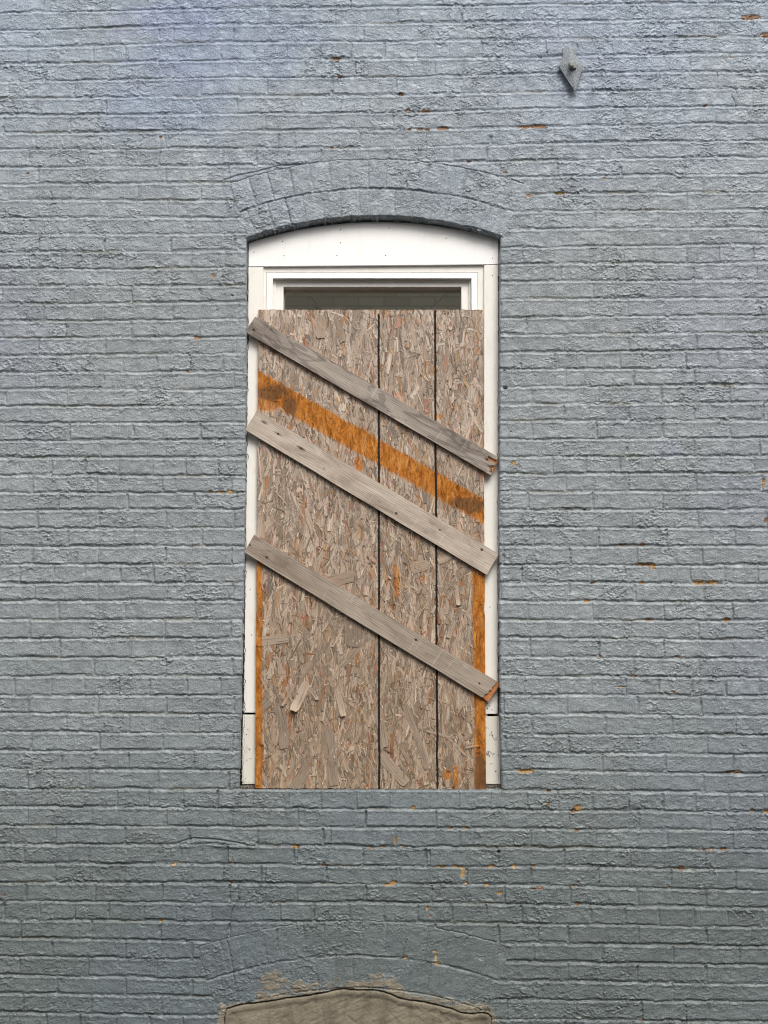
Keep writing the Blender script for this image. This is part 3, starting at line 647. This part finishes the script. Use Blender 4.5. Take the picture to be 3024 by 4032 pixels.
# the big lifted flakes: photo px of centre, length, width, angle (deg from vertical, top leaning right +), lift
for px, py, L, Wd, ang, tip, br in [(1186, 2735, 140, 36, 24, 0.024, 1.2), (1138, 2735, 110, 14, 30, 0.012, 0.95), (1236, 2735, 60, 14, -34, 0.008, 1.1), (1338, 2760, 130, 22, -12, 0.012, 1.1), (1800, 2340, 90, 14, -8, 0.012, 1.2), (1780, 2470, 90, 14, 22, 0.008, 1.1),
      (1070, 2520, 140, 34, 82, 0.005, 1.0), (1395, 2500, 120, 50, 4, 0.004, 0.75), (1560, 3040, 150, 40, -42, 0.005, 1.05), (1110, 2850, 190, 36, -9, 0.004, 0.8), (1300, 2950, 240, 40, -8, 0.004, 0.85), (1180, 3070, 160, 40, 30, 0.003, 0.8),
      (1340, 2280, 160, 40, 75, 0.004, 0.95), (1265, 1290, 90, 34, 0, 0.004, 0.95), (1340, 1300, 100, 26, -12, 0.004, 0.85), (1780, 1275, 55, 14, 18, 0.007, 1.3), (1150, 1600, 150, 20, -22, 0.004, 1.0), (1170, 1640, 170, 20, -18, 0.004, 0.95), (1030, 2790, 90, 26, 50, 0.003, 0.8),
      (1400, 2560, 150, 22, 42, 0.003, 1.0), (1660, 2230, 80, 34, 70, 0.003, 1.05), (1755, 2195, 80, 24, 60, 0.003, 1.1), (1640, 2900, 260, 22, -20, 0.003, 0.8), (1500, 2870, 150, 30, -8, 0.003, 0.85), (1725, 2890, 120, 9, -78, 0.006, 1.1), (1790, 2930, 130, 8, -45, 0.006, 1.1), (1860, 2940, 60, 8, 80, 0.006, 1.15)]:
    x, z = P(px, py, dB); c_ = np.array(srgb(158, 142, 126)) * br
    a_ = math.radians(ang); ns_ = 1; tip *= 0.75; ww = Wd * 0.00094 / ns_; lm = random.uniform(0.85, 1.0)
    for k_ in range(ns_):
        o_ = (k_ - (ns_ - 1) / 2) * ww; sh = random.uniform(-0.10, 0.06) * L * 0.00094
        strand(x + o_ * math.cos(a_) + sh * math.sin(a_), z - o_ * math.sin(a_) + sh * math.cos(a_), a_ + random.gauss(0, 0.02), L * 0.00094 * random.uniform(0.82, 1.0) , ww * random.uniform(1.0, 1.25), dB - 0.0034 - random.uniform(0, 0.0006), 0.0005, 0, 0.0006, c_ * random.uniform(0.86, 1.06), 10, tip * random.uniform(0.85, 1.0), 0.7)
for i in range(3000):
    x, z = board_uv(random.random(), random.random()); dkk = random.random() < 0.55
    c_ = np.array(srgb(112, 92, 74) if dkk else srgb(190, 174, 156)) * random.uniform(0.75, 1.1)
    strand(x, z, random.gauss(0, 0.28) if random.random() < 0.7 else random.uniform(-1.5, 1.5), random.uniform(0.015, 0.06), random.uniform(0.0007, 0.0017), dB - random.uniform(0.0022, 0.0036), random.gauss(0, 0.0006), 0, 0, c_, 3)
# long horizontal splinters and broken ends
for i in range(420):
    x, z = board_uv(random.random(), random.random())
    strand(x, z, random.gauss(0, 0.8), random.uniform(0.012, 0.04), random.uniform(0.001, 0.0035), dB - 0.0028, 0.0016 * random.choice((-1, 1)), 0.0004, 0, np.array(srgb(214, 196, 176)) * random.uniform(0.85, 1.15), 3)
me = grid_mesh('strand_board', np.array(verts), np.array(faces), np.array(cols), False, np.array(uvs))
sb = NB('weathered_strands', 0.75, 0.2)
at = sb.n('ShaderNodeAttribute', attribute_name='pcol'); uvn = sb.n('ShaderNodeUVMap'); mp = sb.n('ShaderNodeMapping'); mp.inputs['Scale'].default_value = (9, 240, 1); sb.l(uvn.outputs[0], mp.inputs[0])
gr_ = sb.noise(mp.outputs[0], 1.0, 3, 0.65)
col = sb.mix(0.75, at.outputs['Color'], sb.ramp(gr_, [(0.34, (0.36, 0.31, 0.27)), (0.47, (0.88, 0.85, 0.82)), (0.62, (1.08, 1.08, 1.08))]), 'MULTIPLY')
oc = sb.co(loc=(0, 0, 0)); xyz = sb.sep(oc); ox, oz = xyz[0], xyz[2]
# pinkish / orange blotches
bl = sb.noise(oc, 14, 4, 0.7); col = sb.mix(sb.m2('MULTIPLY', sb.sm(bl, 0.60, 0.74), 0.55), col, sb.mix(1.0, col, (1.15, 0.62, 0.42), 'MULTIPLY'))
wn = sb.m2('MULTIPLY', sb.m2('SUBTRACT', sb.noise(sb.co(scale=(3.5, 1, 0.8)), 30, 4, 0.7), 0.5), 0.040)
def LX(px, py): p = P(px, py, dB); return p[0] - BX, p[1] - BZ
(xa, za), (xb, zb) = LX(1018, 1460), LX(1900, 1962); s_ = (zb - za) / (xb - xa)
up_ = sb.m2('SUBTRACT', sb.m2('ADD', oz, wn), sb.m2('MULTIPLY_ADD', ox, s_, za - s_ * xa))      # >0 above the band
(xc, zc), (xd, zd) = LX(1018, 1565), LX(1900, 2060); s2 = (zd - zc) / (xd - xc)
lo_ = sb.m2('SUBTRACT', sb.m2('ADD', oz, wn), sb.m2('MULTIPLY_ADD', ox, s2, zc - s2 * xc))
band = sb.m2('MULTIPLY', sb.sm(up_, 0.006, -0.006), sb.sm(lo_, -0.011, 0.010))
wn2 = sb.m2('MULTIPLY', sb.m2('SUBTRACT', sb.noise(sb.co(scale=(1, 1, 0.25)), 60, 4, 0.7), 0.5), 0.022)
l0 = LX(1018, 2190); l1_ = LX(1004, 3100)
leftx = sb.m2('SUBTRACT', ox, sb.m2('MULTIPLY_ADD', oz, (l0[0] - l1_[0]) / (l0[1] - l1_[1]), l1_[0] - (l0[0] - l1_[0]) / (l0[1] - l1_[1]) * l1_[1]))
lw = sb.m2('MULTIPLY_ADD', oz, -0.014, 0.026)
lf = sb.m2('MULTIPLY', sb.sm(sb.m2('SUBTRACT', sb.m2('ADD', leftx, wn2), lw), 0.003, -0.003), sb.sm(oz, LX(1018, 2130)[1], LX(1018, 2180)[1]))
r0 = LX(1859, 2260); r1_ = LX(1871, 3100)
rx_ = sb.m2('SUBTRACT', sb.m2('ADD', ox, wn2), sb.m2('MULTIPLY_ADD', oz, (r0[0] - r1_[0]) / (r0[1] - r1_[1]), r1_[0] - (r0[0] - r1_[0]) / (r0[1] - r1_[1]) * r1_[1]))
rt = sb.m2('MULTIPLY', sb.sm(rx_, -0.004, 0.004), sb.sm(oz, LX(1870, 2215)[1], LX(1870, 2270)[1]))
def spot(px, py, rx, rz, noise_amt=0.6, sc_=30):
    cx_, cz_ = LX(px, py)
    ex = sb.m2('DIVIDE', sb.m2('SUBTRACT', ox, cx_), rx * 0.00094); ez = sb.m2('DIVIDE', sb.m2('SUBTRACT', oz, cz_), rz * 0.00094)
    d_ = sb.m2('SQRT', sb.m2('ADD', sb.m2('MULTIPLY', ex, ex), sb.m2('MULTIPLY', ez, ez)))
    d_ = sb.m2('ADD', d_, sb.m2('MULTIPLY', sb.m2('SUBTRACT', sb.noise(oc, sc_, 3, 0.7), 0.5), noise_amt * 2))
    return sb.sm(d_, 1.15, 0.6)
org = sb.m2('MAXIMUM', band, sb.m2('MAXIMUM', lf, rt))
for a_ in ((1795, 3060, 12, 60), (1760, 3050, 18, 25), (1050, 1590, 60, 40), (1410, 1830, 22, 35), (1560, 2290, 14, 70), (1730, 1640, 14, 12)):
    org = sb.m2('MAXIMUM', org, sb.m2('MULTIPLY', spot(*a_), 0.85))
ocol = sb.ramp(sb.noise(sb.co(scale=(1.6, 1, 0.5)), 34, 4, 0.7), [(0.30, srgb(130, 74, 22)), (0.5, srgb(194, 120, 40)), (0.68, srgb(214, 152, 76))])
ocol = sb.mix(0.85, ocol, sb.ramp(gr_, [(0.28, (0.5, 0.42, 0.35)), (0.5, 0.92), (0.72, 1.0)]), 'MULTIPLY')
lum = sb.n('ShaderNodeRGBToBW'); sb.l(at.outputs['Color'], lum.inputs[0])
ocol = sb.mix(0.7, ocol, sb.ramp(lum.outputs[0], [(0.12, 0.55), (0.5, 1.0)]), 'MULTIPLY')
stk = sb.noise(sb.co(scale=(4, 1, 0.6)), 26, 4, 0.7); org = sb.m2('MULTIPLY', org, sb.ramp(stk, [(0.34, 0.72), (0.46, 1.0)]))
col = sb.mix(org, col, ocol)
dk = sb.m2('MAXIMUM', spot(1075, 1545, 75, 42, 0.8), sb.m2('MAXIMUM', spot(1840, 1990, 80, 36, 0.8), sb.m2('MAXIMUM', spot(1140, 1610, 30, 60, 0.8), spot(1890, 3050, 30, 90, 0.8))))
col = sb.mix(sb.m2('MULTIPLY', sb.m2('MULTIPLY', dk, 0.80), org), col, (0.10, 0.050, 0.022))
# the two black painted lines
lnn = sb.m2('MULTIPLY', sb.m2('SUBTRACT', sb.noise(sb.co(scale=(1, 1, 1)), 70, 4, 0.75), 0.5), 0.0075)
lnn2 = sb.m2('MULTIPLY', sb.m2('SUBTRACT', sb.noise(sb.co(loc=(3, 3, 3)), 8, 2, 0.5), 0.5), 0.006)
line = None
for (pt, pb) in (((1491, 1236), (1493, 3098)), ((1712, 1222), (1722, 3100))):
    a_ = LX(*pt); b_ = LX(*pb); s_ = (a_[0] - b_[0]) / (a_[1] - b_[1])
    dx_ = sb.m2('ABSOLUTE', sb.m2('SUBTRACT', sb.m2('ADD', ox, lnn2), sb.m2('MULTIPLY_ADD', oz, s_, b_[0] - s_ * b_[1])))
    mk = sb.m2('MULTIPLY', sb.sm(sb.m2('ADD', dx_, lnn), 0.0048, 0.0034), sb.sm(oz, a_[1] + 0.002, a_[1] - 0.002))
    line = mk if line is None else sb.m2('MAXIMUM', line, mk)
col = sb.mix(line, col, (0.016, 0.012, 0.010))
sb.color(col); sb.bump(gr_, 0.0011, 1.0)
# core slab under the flakes
bm = bmesh.new()
cut = [(bBL[0] + .0015, bBL[1] + .001), (P(1892, 3107, dB)[0], bBR[1] + .001), (P(1911, 3088, dB)[0], P(1911, 3088, dB)[1]), (bTR[0] - .0012, P(1901, 1232, dB)[1]), (P(1893, 1219, dB)[0], bTR[1] - .001), (bTL[0] + .0012, bTL[1] - .001)]
prism(bm, cut, dB + 0.0008, 0.0455, 0.0006); me2 = bpy.data.meshes.new('core'); bm.to_mesh(me2)
nb = len(me2.vertices)
at2 = me2.attributes.new('pcol', 'FLOAT_COLOR', 'POINT'); at2.data.foreach_set('color', np.tile([*srgb(150, 118, 88), 1], nb)); me2.uv_layers.new(name='UVMap')
osb = link('strand_board', me, sb.m); osb2 = link('core_tmp', me2, sb.m)
for m_ in (me, me2):
    co = np.empty(len(m_.vertices) * 3, np.float32); m_.vertices.foreach_get('co', co); co = co.reshape(-1, 3) - np.array([BX, 0, BZ], np.float32); m_.vertices.foreach_set('co', co.ravel())
bmj = bmesh.new(); bmj.from_mesh(me); bmj.from_mesh(me2); bmj.to_mesh(me); bmj.free()
bpy.data.objects.remove(osb2)
osb.location = (BX, 0, BZ)
tag(osb, 'weathered strand board sheet with two black vertical lines covering the window', 'board')

# ==================================================================  BATTENS
def wood(name, cdark, cmid, clight, seed, stains, size, figure=0.0):
    m = NB(name, 0.72, 0.22)
    L, Wd = size
    oc = m.co(loc=(seed, seed, seed)); st = m.co(scale=(0.06, 1, 1), loc=(seed, 0, seed))
    wv = m.n('ShaderNodeTexWave', wave_type='BANDS', bands_direction='Z'); m.l(m.co(scale=(0.10, 1, 1), loc=(seed, 0, seed)), wv.inputs['Vector'])
    wv.inputs['Scale'].default_value = 42; wv.inputs['Distortion'].default_value = 9; wv.inputs['Detail'].default_value = 3; wv.inputs['Detail Scale'].default_value = 0.9
    fib = m.noise(st, 260, 4, 0.7); ton = m.noise(m.co(scale=(0.25, 1, 1), loc=(seed * 2, 0, 0)), 16, 4, 0.6, 0.8)
    c_ = m.ramp(ton, [(0.30, cdark), (0.50, cmid), (0.72, clight)])
    c_ = m.mix(0.60, c_, m.ramp(wv.outputs['Fac'], [(0.05, 0.62), (0.5, 1.0)]), 'MULTIPLY')
    c_ = m.mix(0.55, c_, m.ramp(fib, [(0.30, 0.58), (0.62, 1.0)]), 'MULTIPLY')
    raw = m.co(); x_, z_ = m.sep(raw)[0], m.sep(raw)[2]
    if figure:
        fg = m.noise(m.co(scale=(0.22, 1, 1), loc=(seed * 3, 0, 2)), 19, 2, 0.5, 1.6)
        c_ = m.mix(m.m2('MULTIPLY', m.m2('MULTIPLY', m.sm(fg, 0.50, 0.53), m.sm(fg, 0.66, 0.60)), figure), c_, m.mix(1.0, c_, (0.56, 0.55, 0.56), 'MULTIPLY'))
    cross = m.noise(m.co(scale=(1, 1, 0.1), loc=(seed, 0, 0)), 70, 2, 0.5); c_ = m.mix(m.m2('MULTIPLY', m.sm(cross, 0.60, 0.75), 0.18), c_, (0.7, 0.68, 0.64))
    for (sx, sz, rx, rz, am) in stains:
        ex = m.m2('DIVIDE', m.m2('SUBTRACT', x_, sx), rx); ez = m.m2('DIVIDE', m.m2('SUBTRACT', z_, sz), rz)
        d_ = m.m2('SQRT', m.m2('ADD', m.m2('MULTIPLY', ex, ex), m.m2('MULTIPLY', ez, ez)))
        d_ = m.m2('ADD', d_, m.m2('MULTIPLY', m.m2('SUBTRACT', m.noise(st, 60, 3), 0.5), 0.8))
        c_ = m.mix(m.m2('MULTIPLY', m.sm(d_, 1.1, 0.2), am), c_, (0.05, 0.038, 0.030))
    m.color(c_); m.bump(m.m2('ADD', fib, m.m2('MULTIPLY', wv.outputs['Fac'], 0.35)), 0.0006, 0.8)
    return m.m
fresh = NB('torn_wood', 0.7, 0.2); oc = fresh.co(scale=(0.12, 1, 1)); fresh.color(fresh.ramp(fresh.noise(oc, 160, 4, 0.7), [(0.3, srgb(136, 80, 46)), (0.6, srgb(186, 124, 78)), (0.8, srgb(206, 160, 112))])); fresh.bump(fresh.noise(oc, 200, 3), 0.001)
pale = NB('pale_edge_wood', 0.7, 0.2); oc = pale.co(scale=(0.12, 1, 1)); pale.color(pale.ramp(pale.noise(oc, 120, 4, 0.7), [(0.3, srgb(170, 140, 104)), (0.7, srgb(214, 186, 142))])); pale.bump(pale.noise(oc, 200, 3), 0.0008)
M_screw = NB('rusty_screw', 0.55, 0.4); M_screw.b.inputs['Metallic'].default_value = 0.4; M_screw.color(M_screw.ramp(M_screw.noise(M_screw.co(), 700, 2), [(0.4, (0.010, 0.008, 0.007)), (0.7, (0.05, 0.028, 0.018))])); M_screw = M_screw.m
def batten(name, TL, BL, TR, BR, df, thick, label, mats, screws, end=None, bow=0.0, layer=0.35):
    tl, bl, tr, br = (P(*p, df) for p in (TL, BL, TR, BR))
    mL = ((tl[0] + bl[0]) / 2, (tl[1] + bl[1]) / 2); mR = ((tr[0] + br[0]) / 2, (tr[1] + br[1]) / 2)
    ang = math.atan2(mL[1] - mR[1], mR[0] - mL[0]); ca, sa = math.cos(ang), math.sin(ang)
    def loc(p): dx, dz = p[0] - bl[0], p[1] - bl[1]; return (dx * ca - dz * sa, dx * sa + dz * ca)
    ltl, lbl, ltr, lbr = loc(tl), (0, 0), loc(tr), loc(br)
    # outline with slight waviness of the long edges
    def edge_pts(a_, b_, n, amp, sd):
        out = []
        for i in range(n + 1):
            s = i / n; nn = math.sin(s * 9 + sd) * 0.5 + math.sin(s * 23 + sd * 2) * 0.3
            out.append((a_[0] + (b_[0] - a_[0]) * s, a_[1] + (b_[1] - a_[1]) * s + amp * nn * math.sin(math.pi * s) + bow * math.sin(math.pi * s)))
        return out
    low = edge_pts(lbl, lbr, 30, 0.0008, 1.0); upp = edge_pts(ltr, ltl, 30, 0.0008, 2.0)
    root = empty(name, (bl[0], df, bl[1]), label=label, cat='batten', group='grey wooden battens nailed diagonally across the board')
    root.rotation_euler = (0, ang, 0)
    ysplit = thick * layer
    base = low + upp
    topo = base if end is None else low[:-1] + end(lbr, ltr) + upp[1:]
    bm = bmesh.new(); prism(bm, topo, 0.0, ysplit, 0.0007)
    me = bpy.data.meshes.new('face_ply'); bmesh.ops.recalc_face_normals(bm, faces=bm.faces)
    for f in bm.faces:
        if abs(f.normal.y) < 0.3 and f.normal.z > 0.3: f.material_index = 1
    bm.to_mesh(me); bm.free(); link('face_ply' if end else 'plank', me, [mats[0], mats[1]], root)
    bm = bmesh.new()
    shr = [(x, z) for x, z in base]
    prism(bm, shr, ysplit + 0.0002, thick, 0.0); me = bpy.data.meshes.new('backing_ply'); bmesh.ops.recalc_face_normals(bm, faces=bm.faces); bm.to_mesh(me); bm.free()
    link('backing_ply', me, mats[2], root)
    for (px, py, r) in screws:
        x, z = loc(P(px, py, df)); bm = bmesh.new()
        n = 14
        rings = [(r, 0.0), (r * 0.92, -0.0007), (r * 0.45, -0.0009), (r * 0.25, 0.0003)]
        vs_ = [[bm.verts.new((x + q_ * math.cos(2 * math.pi * i / n), y_, z + q_ * math.sin(2 * math.pi * i / n))) for i in range(n)] for q_, y_ in [(r, 0.003)] + rings]
        for A, B in zip(vs_[:-1], vs_[1:]):
            for i in range(n): bm.faces.new((A[i], A[(i + 1) % n], B[(i + 1) % n], B[i]))
        bm.faces.new(vs_[-1]); me = bpy.data.meshes.new('screw'); bmesh.ops.recalc_face_normals(bm, faces=bm.faces); bm.to_mesh(me); bm.free(); link('screw', me, M_screw, root)
    return root, loc
def lp(TL, BL, TR, BR, df, px, py):
    tl, bl, tr, br = (P(*p, df) for p in (TL, BL, TR, BR)); mL = ((tl[0] + bl[0]) / 2, (tl[1] + bl[1]) / 2); mR = ((tr[0] + br[0]) / 2, (tr[1] + br[1]) / 2)
    ang = math.atan2(mL[1] - mR[1], mR[0] - mL[0]); ca, sa = math.cos(ang), math.sin(ang); p = P(px, py, df); dx, dz = p[0] - bl[0], p[1] - bl[1]
    return dx * ca - dz * sa, dx * sa + dz * ca
dW, TK = 0.0135, 0.0165
B1 = ((1004, 1247), (965, 1307), (1965, 1801), (1934, 1872)); B2 = ((1012, 1616), (964.5, 1692), (1963, 2181), (1917, 2264)); B3 = ((1000.5, 2105), (961, 2174), (1970, 2691), (1925, 2763))
def jag1(a, b):
    # splintered end with a rectangular notch: a lower right, b upper right
    f = lambda s, dl: (a[0] + (b[0] - a[0]) * s + dl, a[1] + (b[1] - a[1]) * s)
    return [f(0.0, -0.002), f(0.12, -0.003), f(0.15, -0.022), f(0.20, -0.004), f(0.26, -0.020), f(0.29, -0.006), f(0.36, -0.034), f(0.40, -0.010), f(0.46, -0.018), f(0.52, -0.004), f(0.62, -0.003), f(0.625, -0.038), f(0.80, -0.040), f(0.805, -0.004), f(1.0, -0.002)]
def jag3(a, b):
    f = lambda s, dl: (a[0] + (b[0] - a[0]) * s + dl, a[1] + (b[1] - a[1]) * s)
    return [f(0.0, -0.030), f(0.06, -0.024), f(0.2, -0.027), f(0.32, -0.018), f(0.45, -0.022), f(0.56, -0.014), f(0.66, -0.020), f(0.78, -0.014), f(0.9, -0.015), f(1.0, -0.013)]
w1 = wood('grey_plywood', srgb(128, 118, 110), srgb(158, 148, 138), srgb(178, 168, 156), 3.1, [(*lp(*B1, dW, 999, 1298), 0.012, 0.006, 0.8), (*lp(*B1, dW, 1917, 1808), 0.016, 0.006, 0.7), (*lp(*B1, dW, 992, 1275), 0.006, 0.004, 0.8), (*lp(*B1, dW, 1068, 1298), 0.008, 0.006, 0.6)], (1.1, .07), 0.75)
w2 = wood('silvered_pine', srgb(146, 132, 119), srgb(182, 168, 154), srgb(204, 191, 178), 8.6, [(*lp(*B2, dW, 1095, 1708), 0.028, 0.005, 0.75), (*lp(*B2, dW, 1186, 1765), 0.024, 0.007, 0.85), (*lp(*B2, dW, 1040, 1663), 0.020, 0.008, 0.85), (*lp(*B2, dW, 1560, 2021), 0.008, 0.004, 0.8), (*lp(*B2, dW, 1732, 2086), 0.009, 0.004, 0.6), (*lp(*B2, dW, 1897, 2164), 0.008, 0.006, 0.8), (*lp(*B2, dW, 1275, 1845), 0.010, 0.006, 0.35), (*lp(*B2, dW, 1700, 2060), 0.022, 0.007, 0.30), (*lp(*B2, dW, 1675, 2095), 0.012, 0.007, 0.25), (*lp(*B2, dW, 1493, 1975), 0.012, 0.004, 0.35)], (1.1, .08))
w3 = wood('brown_grey_pine', srgb(128, 115, 102), srgb(160, 147, 133), srgb(182, 170, 157), 14.9, [(*lp(*B3, dW, 1050, 2194), 0.022, 0.005, 0.6), (*lp(*B3, dW, 985, 2146), 0.006, 0.004, 0.8), (*lp(*B3, dW, 1638, 2519), 0.016, 0.004, 0.7), (*lp(*B3, dW, 1888, 2690), 0.007, 0.005, 0.8)], (1.1, .07))
batten('batten', *B1, dW, TK, 'topmost diagonal batten, dark grey with a splintered notched right end', [w1, w1, fresh.m], [(999, 1298, 0.0042), (1917, 1808.5, 0.0042)], jag1)
batten('batten', *B2, dW, TK, 'middle diagonal batten, pale silvery wood with knots and the widest face', [w2, pale.m, w2], [(1095.5, 1708.7, 0.0038), (1186, 1766, 0.0035), (1560.6, 2021, 0.0042), (1732, 2086, 0.003), (1897, 2164, 0.0045)])
batten('batten', *B3, dW, TK, 'lowest diagonal batten, brown grey wood with a torn orange right end', [w3, pale.m, fresh.m], [(985, 2146, 0.003), (1050.4, 2194.6, 0.0045), (1638, 2519, 0.0042), (1888, 2692, 0.0028)], jag3)

# ==================================================================  WALL ANCHOR PLATE
ap = NB('painted_iron', 0.55, 0.35); oc = ap.co(); ap.color(ap.ramp(ap.noise(oc, 80, 5, 0.7), [(0.3, (0.26, 0.285, 0.31)), (0.7, (0.28, 0.31, 0.345))]))
vv_ = ap.vor(oc, 140, 'DISTANCE_TO_EDGE'); ap.bump(ap.m2('ADD', ap.sm(vv_, 0.0, 0.15), ap.noise(oc, 200, 3, 0.7)), 0.0016, 1.0)
ap2 = NB('bare_iron_nut', 0.6, 0.35); oc = ap2.co(); ap2.color(ap2.ramp(ap2.noise(oc, 120, 4, 0.7), [(0.3, (0.15, 0.15, 0.13)), (0.7, (0.30, 0.32, 0.31))])); ap2.bump(ap2.noise(oc, 300, 3, 0.7), 0.001)
acx, acz = P(2248, 262)
root = empty('anchor_plate', (acx, 0, acz), label='diamond shaped iron wall anchor plate with a protruding bolt', cat='wall anchor')
def apx(px, py, d): x, z = P(px, py, d); return (x - acx, z - acz)
bm = bmesh.new()
dia = [apx(2238, 179, -0.016), apx(2199, 258, -0.022), apx(2263, 358, -0.030), apx(2300, 260, -0.022)]
ys = [-0.016, -0.022, -0.031, -0.022]
N8 = []; Y8 = []
for i in range(4):
    a_, b_ = dia[i], dia[(i + 1) % 4]
    for s in (0, 0.25, 0.5, 0.75):
        j_ = 0.0012 * math.sin(i * 7 + s * 21); N8.append((a_[0] + (b_[0] - a_[0]) * s + j_, a_[1] + (b_[1] - a_[1]) * s - j_)); Y8.append(ys[i] + (ys[(i + 1) % 4] - ys[i]) * s)
vf = [bm.verts.new((x, y, z)) for (x, z), y in zip(N8, Y8)]; vb = [bm.verts.new((x * 0.97, y + 0.012, z * 0.97)) for (x, z), y in zip(N8, Y8)]
ctr = bm.verts.new((0, -0.037, 0))
for i in range(16):
    j_ = (i + 1) % 16; bm.faces.new((vf[i], vf[j_], ctr)); bm.faces.new((vf[i], vb[i], vb[j_], vf[j_]))
bm.faces.new(vb)
es = [e for e in bm.edges if e.verts[0] in vf and e.verts[1] in vf and ctr not in e.verts]
bmesh.ops.bevel(bm, geom=es, offset=0.0015, segments=2, profile=0.6, affect='EDGES')
bm_link('plate', bm, ap.m, root)
bm = bmesh.new(); s0 = apx(2214, 193, 0); s1 = apx(2269, 235, 0); box(bm, s0[0], s1[0], -0.0065, 0.01, s1[1], s0[1], 0.003); bm_link('backing_block', bm, ap.m, root)
def npoly(cx, cz, r, n, rot, sq=1): return [(cx + r * math.cos(rot + 2 * math.pi * i / n), cz + sq * r * math.sin(rot + 2 * math.pi * i / n)) for i in range(n)]
n0 = apx(2254, 259, -0.035)
bm = bmesh.new(); prism(bm, npoly(n0[0], n0[1], 0.0185, 4, math.radians(47)), -0.046, -0.024, 0.002); bm_link('nut', bm, ap2.m, root)
n0 = apx(2252, 254, -0.055)
bm = bmesh.new(); prism(bm, npoly(n0[0], n0[1] , 0.0085, 12, 0), -0.062, -0.044, 0.0015); bm_link('bolt', bm, ap2.m, root)

# ==================================================================  ALLEY: ground and the building opposite
gm2 = NB('asphalt', 0.85, 0.2); oc = gm2.co(); gm2.color(gm2.ramp(gm2.noise(oc, 8, 6, 0.7), [(0.3, 0.04), (0.7, 0.075)])); gm2.bump(gm2.noise(oc, 120, 4), 0.006)
bm = bmesh.new(); vq = [bm.verts.new(p) for p in ((-400, -400, 0), (400, -400, 0), (400, 400, 0), (-400, 400, 0))]; bm.faces.new(vq)
o = bm_link('ground', bm, gm2.m); tag(o, kind='structure')
ob = NB('cream_brick', 0.8, 0.2); br_ = ob.n('ShaderNodeTexBrick'); ob.l(ob.co(rot=(-math.pi / 2, 0, 0)), br_.inputs['Vector'])
br_.inputs['Scale'].default_value = 1.0; br_.inputs['Brick Width'].default_value = 0.245; br_.inputs['Row Height'].default_value = 0.088; br_.inputs['Mortar Size'].default_value = 0.006; br_.inputs['Mortar Smooth'].default_value = 0.3
br_.inputs['Color1'].default_value = (*srgb(206, 198, 176), 1); br_.inputs['Color2'].default_value = (*srgb(190, 182, 160), 1); br_.inputs['Mortar'].default_value = (*srgb(180, 173, 155), 1)
ob.color(ob.mix(0.3, br_.outputs['Color'], ob.ramp(ob.noise(ob.co(), 2.0, 5), [(0.3, 0.7), (0.7, 1.0)]), 'MULTIPLY')); ob.bump(br_.outputs['Fac'], -0.006, 0.6)
OY = -9.3
opp = empty('cream_building', (0, OY, 0), label='cream brick building across the alley, reflected in the window glass', cat='building')
bm = bmesh.new(); box(bm, -14, 14, OY - 6, OY, 0, 5.9); [setattr(f, 'material_index', 0) for f in bm.faces]; bmesh.ops.translate(bm, verts=bm.verts, vec=(0, -OY, 0)); bm_link('wall', bm, ob.m, opp)
bm = bmesh.new(); box(bm, -14.1, 14.1, -6.1, 0.1, 5.9, 6.05, 0.01); bm_link('coping', bm, cm.m, opp)
